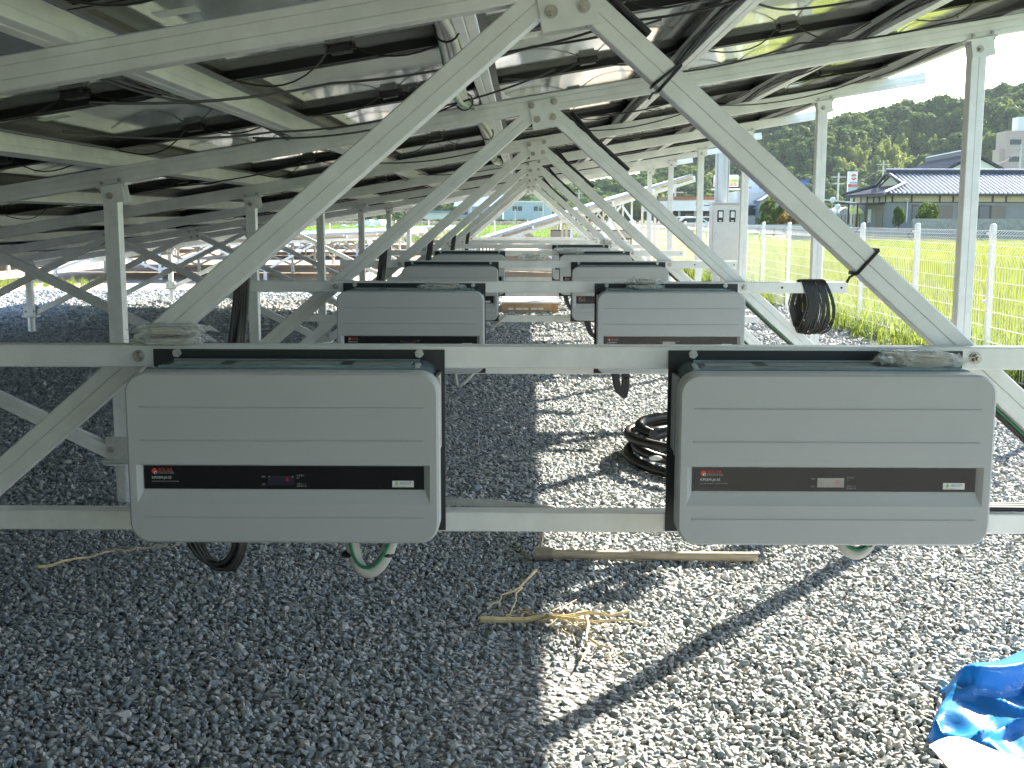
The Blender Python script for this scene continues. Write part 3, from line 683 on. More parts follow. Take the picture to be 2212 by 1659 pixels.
# ================================================================== LOOSE THINGS ON AND ABOUT THE FRAMES
def bag(x, y, z, w, d, h, label, n=1, seed=0):
    """clear plastic bag of small parts lying flat: crumpled film around a beige packet"""
    root = thing('plastic_bag', label, 'plastic bag', (x, y, z), 'clear bags of fittings left on the rails')
    rnd = random.Random(seed)
    for q in range(n):
        z0 = q * h; off = rnd.uniform(-.006, .006)
        def blob(sx, sy, sz, amp, nu, nv):
            b = MB(); v = []
            for j in range(nv + 1):
                for i in range(nu):
                    a = 2*math.pi*i/nu; c = -math.pi/2 + math.pi*j/nv
                    ex = lambda t, p: math.copysign(abs(t) ** p, t)
                    p = Vector((ex(math.cos(a), .38) * ex(math.cos(c), .3), ex(math.sin(a), .38) * ex(math.cos(c), .3), ex(math.sin(c), .5)))
                    k = 1 + amp * noise.noise(Vector((p.x*3 + seed + q*5, p.y*3, p.z*3)) ) + amp * .6 * noise.noise(Vector((p.x*9 + seed, p.y*9, p.z*9 + q)))
                    pin = 1 - .45 * max(0, abs(p.x) - .8) / .2
                    v.append((p.x*sx*k + off, p.y*sy*k, max(.0006, sz + p.z*sz*k*pin) + z0))
            b.add(v, [(j*nu+i, j*nu+(i+1) % nu, (j+1)*nu+(i+1) % nu, (j+1)*nu+i) for j in range(nv) for i in range(nu)]); return b
        blob(w*.36, d*.38, h*.36, .08, 24, 8).build('packet', M['bag_content'], root, 50)
        f = blob(w*.47, d*.48, h*.48, .34, 44, 14)
        for s_ in (-1, 1):                                   # twisted, frayed film ends
            e0 = Vector((s_*w*.46 + off, 0, z0 + h*.45)); v = []
            for i in range(7):
                t = i/6 - .5; v += [(e0.x, t*d*.7, e0.z + .3*h*math.sin(i*1.9+seed)), (e0.x + s_*(.018 + .012*math.sin(i*2.3+seed)), t*d*.9 + .004*math.sin(i*3.1), max(z0 + .001, e0.z + .45*h*math.sin(i*2.7 + 1 + seed)))]
            f.add(v, [(2*i, 2*i+1, 2*i+3, 2*i+2) for i in range(6)])
        f.build('film', M['bag_film'], root)
RT = .888
bag(-.662, ROWY[0] + .018, RT, .122, .070, .019, 'two clear bags stacked on the front rail beside the left brace', 2, 3)
bag(.708, ROWY[0] - .075, .8633, .125, .085, .026, 'clear bag lying on the front right inverter by its bolt', 1, 5)
bag(-.305, ROWY[1] - .060, .8633, .145, .10, .020, 'flat clear bag on the left inverter of the second pair', 1, 8)
bag(.455, ROWY[1] - .055, .8633, .105, .08, .022, 'two clear bags piled on the right inverter of the second pair', 2, 11)
bag(.050, ROWY[2] + .018, RT, .13, .07, .042, 'clear bag in the middle of the third rail between inverters', 1, 14)
bag(.355, ROWY[3] - .060, .8633, .17, .09, .045, 'large clear bag on the right inverter of the fourth pair', 1, 17)
bag(.80, ROWY[4] - .03, RT, .12, .08, .045, 'small clear bag at the right end of the fifth rail', 1, 19)
bag(-.76, ROWY[4] + .018, RT, .13, .07, .045, 'small clear bag at the left end of the fifth rail', 1, 21)
bag(-.80, ROWY[3] + .018, RT, .11, .07, .03, 'small clear bag at the left end of the fourth rail', 1, 23)

# wire coil hung over the second rail
b = MB(); rnd = random.Random(4)
for q in range(60):
    u_ = q / 59; xi = 1.052 + .085 * u_ + rnd.uniform(-.004, .004); dep = .098 + rnd.uniform(-.007, .007); zc_ = .897 - dep; pts = []
    wx = .030 + rnd.uniform(-.004, .004) + .012 * (q > 54); tw = rnd.uniform(-.12, .12)
    for i in range(28):
        a = 2*math.pi*i/28; s_, c_ = math.sin(a), math.cos(a)
        yy = .02 - .030 * s_ / max(.55, abs(s_) ** .5 if abs(s_) > 1e-6 else .55)
        spread = 1 + .9 * max(0, -c_) * (u_ - .55)
        pts.append((xi + wx * s_ * (.35 + .65 * (1 - max(0, c_)) ** .7) * spread + tw * .03 * (1 - c_), ROWY[1] + yy, zc_ + dep * c_))
    b.tube(pts, .0025, 5, closed=True)
tag(b.build('wire_coil', M['black_rubber'], None, 60), 'coil of thin black wire hung over the right end of the second rail', 'wire coil')

def cable_loop(name, pts_list, r, matn, label, cat, group=None, ties=()):
    root = thing(name, label, cat, pts_list[0][0], group); o = Vector(pts_list[0][0])
    b = MB()
    for i, pts in enumerate(pts_list): b.tube([Vector(p) - o for p in pts], r, 8)
    b.build('cable', M[matn], root, 60)
    for t, rad in ties:
        MB().ball(Vector(t) - o, rad, rad, rad * .5).build('cable_tie', M['tie_black'], root)
    return root
def arc(x0, x1, y, ztop, drop, n=15, lean=0, yd=0):
    return [(x0 + (x1-x0)*(.5 - .5*math.cos(math.pi*i/n)) + lean*math.sin(math.pi*i/n), y + yd*math.sin(math.pi*i/n), ztop - drop*math.sin(math.pi*i/n)) for i in range(n + 1)]
y0 = ROWY[0]
cable_loop('cable_loop', [arc(-.628 + .004*i, -.528 + .003*i, y0 - .085 + .009*(i % 3), .58, .088 + .003*i, lean=.012) for i in range(6)], .0045, 'black_rubber', 'black cable loop hanging under the front left inverter', 'cable loop', 'cable loops under the inverters', [((-.612, y0 - .08, .545), .010)])
g1 = cable_loop('cable_loop', [arc(-.312, -.232, y0 - .08, .58, .102, lean=-.014)], .0125, 'grey_hose', 'grey hose loop with green wire under the front left inverter', 'cable loop', 'cable loops under the inverters', [((-.322, y0 - .08, .512), .0138), ((-.250, y0 - .08, .512), .0138)])
MB().tube([Vector(p) - Vector((-.312, y0 - .08, .58)) for p in arc(-.315, -.235, y0 - .094, .58, .090, lean=-.012)], .0035, 6).build('green_wire', M['green_wire'], g1, 60)
g2 = cable_loop('cable_loop', [arc(.575, .640, y0 - .08, .575, .058, lean=0)], .0115, 'grey_hose', 'grey hose loop with green wire under the front right inverter', 'cable loop', 'cable loops under the inverters', [((.628, y0 - .08, .535), .013), ((.577, y0 - .08, .56), .012)])
MB().tube([Vector(p) - Vector((.575, y0 - .08, .575)) for p in arc(.575, .640, y0 - .092, .575, .047)], .0035, 6).build('green_wire', M['green_wire'], g2, 60)
cable_loop('cable_loop', [arc(.322 + .006*i, .352 + .004*i, y0 - .05, .575, .038 + .002*i) for i in range(4)], .006, 'black_rubber', 'short black cable bend under the front right inverter', 'cable loop', 'cable loops under the inverters', [((.35, y0 - .056, .553), .013)])
y1 = ROWY[1]
cable_loop('cable_loop', [arc(.332 + .005*i, .372 + .005*i, y1 - .09, .57, .098 + .004*i, lean=.008) for i in range(5)], .0055, 'black_rubber', 'black cable loop under the right inverter of the second pair', 'cable loop', 'cable loops under the inverters', [((.385, y1 - .09, .53), .010)])
cable_loop('cable_loop', [[(-.262, y1 - .08, .57), (-.258, y1 - .08, .53), (-.252, y1 - .08, .50), (-.243, y1 - .08, .495), (-.215, y1 - .08, .52), (-.175, y1 - .05, .56), (-.15, y1 - .03, .58)]], .0065, 'grey_hose', 'thin grey hose under the left inverter of the second pair', 'cable loop', 'cable loops under the inverters')
y2 = ROWY[2]
cable_loop('cable_loop', [arc(.345 + .006*i, .410 + .006*i, y2 - .09, .57, .105 + .005*i, lean=.015) for i in range(5)], .006, 'black_rubber', 'black cable loop under the right inverter of the third pair', 'cable loop', 'cable loops under the inverters')
cable_loop('cable_loop', [[(-.19, y2 - .06, .50), (-.17, y2 - .06, .515), (-.13, y2 - .05, .55), (-.1, y2 - .03, .58)]], .006, 'grey_hose', 'thin green-grey hose under the left inverter of the third pair', 'cable loop', 'cable loops under the inverters')
y3 = ROWY[3]
cable_loop('cable_loop', [arc(.30 + .008*i, .40 + .008*i, y3 - .09, .57, .13 + .006*i, lean=.02) for i in range(4)], .007, 'black_rubber', 'black cable loop under the right inverter of the fourth pair', 'cable loop', 'cable loops under the inverters')

# cable drops from the left braces down to the inverters, and runs on the right braces
for k in range(1, 7):
    yk = ROWY[k]; zt = 1.09; xt = -.199 + (zt - 1.313) / .854
    if k == 1: pass
CD_L = ['thick black cable bunch dropping from the nearest left brace behind the front rail'] + ['black cable bunch dropping from the left brace of the %s A-frame' % ORD[k + 1] for k in range(1, 5)]
for k in range(5):
    yk = ROWY[k]; pl = []
    for i in range(6):
        o_ = .0052 * i - .012
        pl.append([(-.545 + o_*.9, yk + .10, 1.005 + .006*i), (-.553 + o_*.9, yk + .105, .95), (-.563 + o_*.85 , yk + .10 + .006*(i % 3), .88), (-.566 + o_*.8, yk + .09 + .008*(i % 3), .78), (-.56 + o_*.7, yk + .07, .64), (-.55 + o_*.6, yk - .02, .575)])
    cable_loop('cable_bunch', pl, .0050, 'black_rubber', CD_L[k], 'cable bunch', 'cable bunches dropping from the braces')
bx = lambda t: Vector((.112 + t * (1.645 - .112), 0, 1.514 + t * (.150 - 1.514)))
for k in range(5):
    yk = ROWY[k]; pl = []; up = Vector((.667, 0, .745))
    t0, t1 = (.02, .17) if k else (.0, .06)
    for i in range(4):
        pts = []
        for q in range(14):
            t = t0 + (t1 - t0) * q / 13; p = bx(t) + up * (.034 + .004 * (i % 2) + .016 * max(0, 1 - q / 5) * (i > 0)) ; pts.append((p.x, yk + .050 + .010*i + .002*math.sin(q + i), p.z))
        pl.append(pts)
    cable_loop('cable_run', pl, .0055, 'black_rubber', ('black cables tied along the top of the nearest right brace' if k == 0 else 'black cables along the top of the right brace of the %s A-frame' % ORD[k + 1]), 'cable run', 'cable runs on the right braces')
    pl = []
    for i in range(3):
        pts = []
        for q in range(12):
            t = .45 + .62 * q / 11; p = bx(t) - up * (.033 + .003*i); pts.append((p.x, yk + .060 + .010*i, p.z))
        pl.append(pts)
    o = cable_loop('wire_run', pl[:1], .0030, 'green_wire', ('green wire under the nearest right brace' if k == 0 else 'green wire under the right brace of the %s A-frame' % ORD[k + 1]), 'wire run', 'green wires under the right braces')
    b = MB(); [b.tube([Vector(p) - Vector(pl[0][0]) for p in q_], .0045, 7) for q_ in pl[1:]]; b.build('cable', M['black_rubber'], o, 60)
def brace_tie(t, k, label, wid=.003, loops=1):
    c = bx(t); u = Vector((.745, 0, -.667)); up = Vector((.667, 0, .745)); b = MB(); yk = ROWY[k]
    for q in range(loops):
        o = u * (.006 * q - .02 * (q % 2)); pts = []
        for a_, y_ in ((-.028, .0375), (.028, .0375), (.030, .041), (.030, .06), (.030, .086), (.027, .0885), (-.027, .0885), (-.030, .084), (-.030, .041)):
            p = c + o + up * a_ + u * (.010 * q if a_ > 0 else 0); pts.append((p.x, yk + y_, p.z))
        b.tube(pts, wid, 6, closed=True)
    p = c - up * .03; b.tube([(p.x, yk + .045, p.z), (p.x - .012, yk + .04, p.z - .006), (p.x - .018, yk + .038, p.z - .016)], wid * .8, 5)
    tag(b.build('cable_tie', M['tie_black'], None, 60), label, 'cable tie', 'cable ties round the nearest right brace')
brace_tie(.100, 0, 'double black cable tie round the upper part of the nearest right brace', .0030, 2)
brace_tie(.345, 0, 'black cable tie round the lower part of the nearest right brace', .0032, 1)

# bundles along the purlins
def purlin_bundle(xoff, i, y0, y1, nst, r, matn, seed, label, drop=.0, name='cable_bundle', knots=()):
    rnd = random.Random(seed); pl = []; n = 80; x = PX[i] - .032; y0, y1 = 2.50, 15.6
    for q in range(nst):
        ph = rnd.uniform(0, 6); pts = []
        for s_ in range(n + 1):
            y = y0 + (y1 - y0) * s_ / n
            dz = .030 - .5 * drop * (.5 + .5 * math.sin(y * 2.77 + ph * .3)) - .006 * q + .010 * math.sin(y * 3.1 + ph)
            pts.append((x - .003 * abs(math.sin(y * 2.3 + ph)) - .0065 * (q % 3), y, raf(x) + .034 + dz))
        pl.append(pts)
    root = cable_loop(name, pl, r, matn, label, 'cable bundle', 'cable bundles along the purlins'); return root
purlin_bundle(-.05, 4, 2.2, 4.4, 6, .0034, 'black_rubber', 1, 'black cable bunch sagging along the fifth purlin before the second A-frame', .02)
purlin_bundle(-.05, 5, 2.2, 6.7, 4, .0036, 'black_rubber', 2, 'black cables sagging along the sixth purlin before the second A-frame', .02)
purlin_bundle(-.055, 2, 2.2, 6.7, 5, .0036, 'black_rubber', 3, 'thick black cable bunch along the third purlin near the apex', .012)
purlin_bundle(-.05, 1, 2.3, 8.6, 4, .0036, 'black_rubber', 4, 'black cables along the second purlin above the right brace', .03)
purlin_bundle(-.05, 0, 2.3, 8.6, 3, .0036, 'black_rubber', 5, 'black cables along the outer purlin before the sky', .02)
purlin_bundle(-.05, 6, 4.4, 8.9, 3, .0036, 'black_rubber', 6, 'black cables along the seventh purlin on the left', .02)
def conduits():
    pl = []; x0 = PX[3] - .068
    for q in range(5):
        pts = []
        for s_ in range(66):
            y = 2.42 + 9.6 * s_ / 65; a = q * 1.257 + y * 1.5; br = .017 if q else .004; sg = .018 * math.sin(y * 2.9) - .008
            pts.append((x0 - .018 * math.sin(y * 1.9) + br * math.cos(a), y, raf(x0) + .040 + sg + br * math.sin(a)))
        pl.append(pts)
    root = cable_loop('conduit_bundle', pl, .0105, 'grey_hose', 'grey flexible conduits bundled along the fourth purlin with green wire', 'cable bundle', 'cable bundles along the purlins'); o3 = Vector(root.location)
    cen = lambda y: Vector((x0 - .018 * math.sin(y * 1.9), y, raf(x0) + .040 + .018 * math.sin(y * 2.9) - .008)) - o3
    MB().tube([cen(2.42 + 9.6*q/50) + Vector((.028*math.cos(q*.35 + 2), 0, .028*math.sin(q*.35 + 2))) for q in range(51)], .0032, 6).build('green_wire', M['green_wire'], root, 60)
    for q in range(9):
        c_ = cen(2.78 + .72 * q); MB().tube([c_ + Vector((.030*math.cos(a), .004*math.sin(2*a), .030*math.sin(a))) for a in [2*math.pi*i/16 for i in range(16)]], .0028, 5, closed=True).build('cable_tie', M['tie_black'], root)
conduits()
# swagged cables from box to box
def swag(pts, label, r=.0036):
    P = [Vector(p) for p in pts]; out = []
    for a, c in zip(P, P[1:]):
        for q in range(8): t = q/8; out.append(a.lerp(c, t) - Vector((0, 0, .22 * (a - c).length * t * (1 - t) * .55)))
    out.append(P[-1]); tag(MB().tube(out, r, 6).build('cable', M['black_rubber'], None, 60), label, 'cable', 'loose cables under the panels')
def under(x, y, d=.0): return (x, y, raf(x) + .085 - d)
swag([under(-1.02, 2.75, .07), under(-.52, 3.18, .06), under(.02, 3.35, .03), under(.38, 3.32, .02)], 'long black cable swagging under the panels from the fifth purlin past the conduits')
swag([under(-1.3, 3.3, .05), under(-.8, 3.75, .1), under(-.35, 3.95, .09), under(.1, 3.95, .03)], 'black cable swagging above the nearest left brace')
swag([under(-.95, 4.1, .07), under(-.5, 4.3, .09), under(-.2, 4.2, .05)], 'black cable looping beside the left end of the second gusset')
swag([under(.52, 3.0, .03), under(.75, 3.35, .05), under(1.2, 3.3, .04), under(1.7, 3.25, .05)], 'black cable crossing the yellow reflection at top right')
swag([under(.5, 4.1, .09), under(.97, 4.22, .05), under(1.4, 4.0, .09), under(1.9, 3.9, .05)], 'black cable to the junction box above the right brace')
swag([under(-.1, 3.15, .06), under(.25, 3.1, .04), under(.55, 3.0, .05)], 'black cable loop beside the nearest apex')
for q, (xa, xb, ya) in enumerate(((.1, .9, 5.5), (1.0, 1.9, 6.55), (.2, 1.0, 6.6), (-.9, .0, 6.6), (-1.9, -.9, 5.5), (-2.4, -1.6, 3.25), (.4, 1.3, 7.7), (-.8, .3, 8.8))):
    swag([under(xa, ya, .04), under((xa + xb)/2, ya + .05, .09), under(xb, ya, .04)], 'slack black cable between panels, %s of the slack ones counted from the camera' % ORD[q + 1], .0034)

# ================================================================== THINGS ON THE GRAVEL
hz_ = .03
h = thing('hoe', 'old hoe lying on the gravel, long pale wooden handle and thin blade', 'hoe', (.055, 3.665, 0))
MB().tube([(.02, 0, .036), (.25, .001, .033), (.5, .003, .030), (.712, .006, .028)], [.0155, .0145, .0145, .0155], 12).build('handle', M['wood'], h, 50)
b = MB(); b.cyl((-.016, 0, .036), (.040, 0, .036), .025, .021, 14); b.build('socket', M['rusty'], h, 40)
b = MB(); v = []
for i in range(7):
    t = i / 6; y = .0 + .40 * t; hw_ = .020 - .008 * t; zc_ = .036 + .05 * math.sin(t * 1.5) ; v += [(-.006 + .028*t, y, zc_ - hw_), (-.006 + .028*t, y, zc_ + hw_), (.002 + .028*t, y, zc_ + hw_), (.002 + .028*t, y, zc_ - hw_)]
f = [(0,1,2,3), (27,26,25,24)]
for i in range(6):
    for q in range(4): f.append((4*i+q, 4*i+(q+1) % 4, 4*i+4+(q+1) % 4, 4*i+4+q)[::-1])
b.add(v, f); b.build('blade', M['rusty'], h)
def stalk(segs, label, r=.004):
    b = MB()
    for pts, rr in segs:
        P = [Vector(p) for p in pts]; m = len(P)
        b.tube(P, [rr * (1 - .6 * i / (m - 1)) for i in range(m)], 6)
    tag(b.build('dry_stalk', M['straw'], None, 50), label, 'dry stalk', 'dry stalks on the gravel')
def wob(p0, p1, n, amp, seed, z=.022):
    rnd = random.Random(seed); p0, p1 = Vector(p0), Vector(p1)
    return [tuple(p0.lerp(p1, i/n) + Vector((rnd.uniform(-amp, amp), rnd.uniform(-amp, amp), z + rnd.uniform(-.004, .01)))) for i in range(n + 1)]
stalk([(wob((-.115, 3.055, 0), (.30, 3.14, 0), 7, .006, 1), .0095), (wob((.05, 3.08, 0), (.34, 3.05, 0), 6, .008, 2), .0055)] + [(wob((.07, 3.08, 0), (.07 + .2*math.cos(a), 3.06 + .16*math.sin(a), 0), 6, .018, 30 + i), .0028) for i, a in enumerate((2.6, 2.1, 1.2, .6, -.3, -.8, -1.3))], 'long dry stalk with fine roots crossing the shadow edge')
stalk([(wob((.043, 3.53, 0), (-.02, 3.32, 0), 5, .006, 4), .006), (wob((-.02, 3.32, 0), (-.105, 3.17, 0), 5, .01, 5), .0035), (wob((-.01, 3.34, 0), (-.045, 3.10, 0), 6, .012, 6), .0035), (wob((-.045, 3.10, 0), (.02, 3.14, 0), 5, .012, 7), .003)], 'forked dry stalk in the shade below the hoe')
stalk([(wob((.178, 3.10, 0), (.168, 2.90, 0), 5, .004, 8), .006), (wob((.168, 2.90, 0), (.150, 2.78, 0), 5, .008, 9), .004), (wob((.170, 2.92, 0), (.250, 2.80, 0), 6, .012, 10), .004), (wob((.23, 2.83, 0), (.215, 2.77, 0), 4, .008, 11), .003)], 'short forked dry stalk in the sun below the others')
stalk([(wob((-1.54, 3.52, 0), (-1.36, 3.72, 0), 6, .006, 12), .0055), (wob((-1.36, 3.72, 0), (-1.16, 3.80, 0), 6, .012, 13), .003)], 'lone dry stalk in the dark gravel at far left')
# black corrugated hose coil
cx, cy, rad, tr = .985, 5.33, .49, .0215
b = MB(); pts = []; rs = []; turns = 4.15; nt_ = int(turns * 500)
for i in range(nt_ + 1):
    a = 2*math.pi*turns*i/nt_ + 2.6; t = i/nt_; q = t * turns; up = [0, .046, .050, .092, .118, .12]
    k = int(q); zz = up[k] + (up[k + 1] - up[k]) * min(1, max(0, (q - k - .55) / .4)) if k < 5 else up[4]
    rr = rad + .028*math.sin(q * 2.4 + 1) - (.045 if 1.6 < q < 2.5 else 0) + .03 * math.sin(a + 1)
    pts.append((cx + rr*math.cos(a), cy + rr*1.05*math.sin(a), .028 + zz + .012*math.sin(a*1.0 + q))); rs.append(tr * (1 + .085 * (1 if i % 2 else -1)))
hc = thing('hose_coil', 'coil of black corrugated hose on the gravel behind the front right inverter', 'hose coil', (cx, cy, 0))
b = MB().tube([Vector(p) - Vector((cx, cy, 0)) for p in pts], rs, 12); b.build('hose', M['black_hose'], hc, 60)
MB().ball((-.40, -.31, .075), .030, .010, .012).build('tape_scrap', M['badge_white'], hc)
# cardboard box
cb = thing('cardboard_box', 'flat brown cardboard box with a white lid, lying on the gravel beyond', 'cardboard box', (.07, 14.3, 0))
MB().box(-.34, .34, -.45, .60, 0, .13).build('carton', M['cardboard'], cb); 
b = MB(); b.box(-.345, .34, -.455, .605, .1305, .15); b.build('lid', M['white_card'], cb)
b = MB(); b.box(.26, .335, -.453, -.4505, .01, .125); b.build('tape', M['tape_brown'], cb)
for q in range(5): MB().box(-.26 + .09*q, -.20 + .09*q + .02*(q % 2), -.4525, -.4505, .05, .075).build('printed_mark', M['white_print'], cb)
# pipes along the lower rail
b = MB().tube([(-.33, y0 + .062, .572), (-.15, y0 + .066, .576), (-.04, y0 + .064, .571), (.06, y0 + .060, .560)], .0075, 10)
tag(b.build('grey_pipe', M['grey_hose'], None, 50), 'grey pipe end lying along the front lower rail by the left inverter', 'pipe')
cable_loop('cable_run', [[(.80, y0 + .012 + .01*i, .579), (1.0, y0 + .014 + .01*i, .578 + .002*i), (1.2, y0 + .02 + .01*i, .577)] for i in range(3)], .0055, 'black_rubber', 'black cables lying on the front lower rail at the far right', 'cable run', None, [((.845, y0 + .025, .583), .010)])

# blue tarpaulin bundle and white sheet, lower right corner
def tarp():
    b = MB(); nu, nv = 110, 110; v = []; ss = lambda t: (lambda u: u*u*(3-2*u))(max(0, min(1, t))); nz = lambda *q: noise.noise(Vector(q))
    X0, X1, Y0, Y1 = .86, 1.75, 2.10, 2.95
    for j in range(nv + 1):
        for i in range(nu + 1):
            x = X0 + (X1 - X0) * i / nu; y = Y0 + (Y1 - Y0) * j / nv
            wv = .012 * math.sin(y * 23 + x * 7)
            # upper folded bundle: steep left and front faces
            left = x - (.995 + wv + .012 * nz(x*9, y*9, 3)); front = y - (2.495 + .16 * (x - 1.03) + .02 * math.sin(x * 16)); back = (2.66 + .42 * (x - 1.03)) - y
            top = .088 + .16 * (x - 1.03) + .030 * nz(x*4, y*4, 1.3) + .018 * nz(x*11, y*7, 5)
            fold = .035 * ss(1 - abs(x - 1.17 - .35 * (y - 2.5) - .02*math.sin(y*20)) / .045) * ss(front / .05 + .6)
            hgt = top * ss(left / .022) * ss(front / .035) * ss(back / .10) + fold * ss(left / .03) * ss(back / .1)
            # lower flap spread toward the camera
            fl = x - (.872 + max(0, (y - 2.38)) * .62 + max(0, 2.36 - y) * .55 + .006 * math.sin(y * 40)); fb = 2.62 - y
            crease = .020 * ss(1 - abs(nz(x*5 + y*2, y*6 - x*3, 9.0)) / .12) + .016 * ss(1 - abs(x - 1.0 - .9 * (2.52 - y)) / .03)
            flap = ss(fl / .02) * ss(fb / .04 + .6) * (.030 + .022 * nz(x*6, y*5, 2) + crease + .016 * nz(x*15, y*15, 7))
            z = .012 + max(hgt, flap)
            if fl < -.001 and (left < -.001 or back < 0 or front < 0): z = -.06
            if back < -.004 and y > 2.56: z = -.06
            v.append((x, y, z))
    b.add(v, [(j*(nu+1)+i, j*(nu+1)+i+1, (j+1)*(nu+1)+i+1, (j+1)*(nu+1)+i) for j in range(nv) for i in range(nu)])
    o = b.build('tarpaulin', M['tarp_blue'], None, 180); tag(o, 'crumpled shiny blue tarpaulin on the gravel in the lower right corner', 'tarpaulin'); return o
tarp()
b = MB(); v = []; nu = 24
for j in range(9):
    for i in range(nu + 1):
        s_ = i / nu; t = j / 8; x = .797 + .50 * s_; yb = 2.148 + .024 * math.sin(min(1, s_ / .17) * 1.57) - .66 * max(0, s_ - .165) ** 1.3
        y = (1.80 + .05*s_) * (1 - t) + yb * t
        v.append((x + .015*(1-t), y, .095 + .022 * math.sin(s_ * 5 + t) - .012 * t + .006 * math.sin(s_ * 19)))
b.add(v, [(j*(nu+1)+i, j*(nu+1)+i+1, (j+1)*(nu+1)+i+1, (j+1)*(nu+1)+i) for j in range(8) for i in range(nu)])
n = len(b.v); b.add([(x, y, z - .004) for x, y, z in b.v[:n]], [tuple(a for a in q)[::-1] for q in b.f])
tag(b.build('paper_sheet', M['paper_white'], None, 50), 'white sheet lying over the front of the blue tarpaulin', 'paper sheet')

# ================================================================== FENCE, CABINET, POLE
FX, FY0, FSP = 3.31, 6.67, 1.578
def fence_post_mesh():
    b = MB(); b.cyl((0, 0, -.1), (0, 0, 1.075), .024, n=12); b.ball((0, 0, 1.078), .026, .026, .022)
    for z in (.55, 1.03): b.box(-.036, .014, -.03, .03, z - .010, z + .010)
    me = b.mesh('fence_post', 40); me.materials.append(M['fence_paint']); return me
def fence_panel_mesh(sp, step, rad):
    b = MB(); n = int(sp / step)
    for i in range(n + 1):
        y = i * sp / n
        if .02 < y < sp - .02: b.tube([(-.03, y, .05), (-.03, y, .80), (-.062, y, .885), (-.03, y, .945), (-.085, y, .995), (-.03, y, 1.052)], rad, 3)
    for z, x in ((.06, -.034), (.17, -.034), (.275, -.034), (.38, -.034), (.485, -.034), (.59, -.034), (.695, -.034), (.80, -.034), (.885, -.066), (.945, -.034), (.97, -.058), (.995, -.088), (1.022, -.062), (1.052, -.034)): b.tube([(x, 0, z), (x, sp, z)], rad * 1.15, 4)
    me = b.mesh('wire_panel'); me.materials.append(M['fence_paint']); return me
fpm = fence_post_mesh(); fwm = fence_panel_mesh(FSP, .046, .0024); fwm2 = fence_panel_mesh(FSP, .055, .0030)
fe = thing('mesh_fence', 'white wire mesh fence along the right edge of the gravel before the rice field', 'fence', (FX, FY0, 0))
NF = 32
for k in range(NF):
    link('fence_post', fpm, None, fe, (0, k * FSP, 0)); 
    if k < NF - 1: link('wire_panel', fwm if k < 13 else fwm2, None, fe, (0, k * FSP, 0))
yb = FY0 + (NF - 1) * FSP
fb_ = thing('mesh_fence', 'white wire mesh fence across the far end of the yard before the green field', 'fence', (FX, yb, 0), None, R(90))
for k in range(22):
    link('fence_post', fpm, None, fb_, (0, (k + 1) * FSP, 0)); link('wire_panel', fwm2, None, fb_, (0, k * FSP, 0))

PO = (2.93, 17.45)
up_ = thing('steel_pole', 'grey steel pole rising behind the meter cabinet', 'pole', (PO[0], PO[1], 0))
MB().cyl((0, 0, -.2), (0, 0, 7.5), .100, .085, 20).build('shaft', M['galv_pole'], up_, 40)
b = MB(); b.tube([(-.085, -.06, 1.3), (-.085, -.06, 4.5)], .016, 8); b.tube([(.10, -.02, 1.3), (.105, -.02, 1.9), (.11, -.02, 4.5)], .010, 8); b.build('cable_pipe', M['galv_pole'], up_, 40)
cbx = thing('meter_cabinet', 'tall pale grey meter cabinet with two meter windows, mounted before the steel pole', 'cabinet', (2.955, 17.16, .36))
MB().box(-.215, .215, -.14, .14, 0, 1.0).build('case', M['cabinet_side'], cbx)
dr = MB().box(-.200, .213, -.153, -.141, .012, .985).build('door', M['cabinet'], cbx)
MB().box(-.222, .222, -.158, .145, 1.0, 1.018).build('rain_hood', M['cabinet_side'], cbx)
for x in (-.100, .075):
    wd = MB().box(x - .045, x + .045, -.1575, -.1535, .735, .905).build('meter_window', M['meter_glass'], dr)
    MB().box(x - .025, x + .030, -.1595, -.1580, .80, .885).build('meter_face', M['meter_face'], wd)
    MB().box(x - .018, x + .018, -.1595, -.1580, .745, .758).build('meter_label', M['badge_white'], wd)
MB().box(-.165, -.155, -.168, -.1535, .50, .58).build('handle', M['zinc'], dr)
b = MB(); b.box(-.10, -.06, -.04, .14, -.50, 0); b.box(.06, .10, -.04, .14, -.50, 0); b.build('leg', M['galv_pole'], cbx)
b = MB(); b.box(-.25, .25, -.25, .3, -.37, -.345); b.build('base_plate', M['concrete'], cbx)

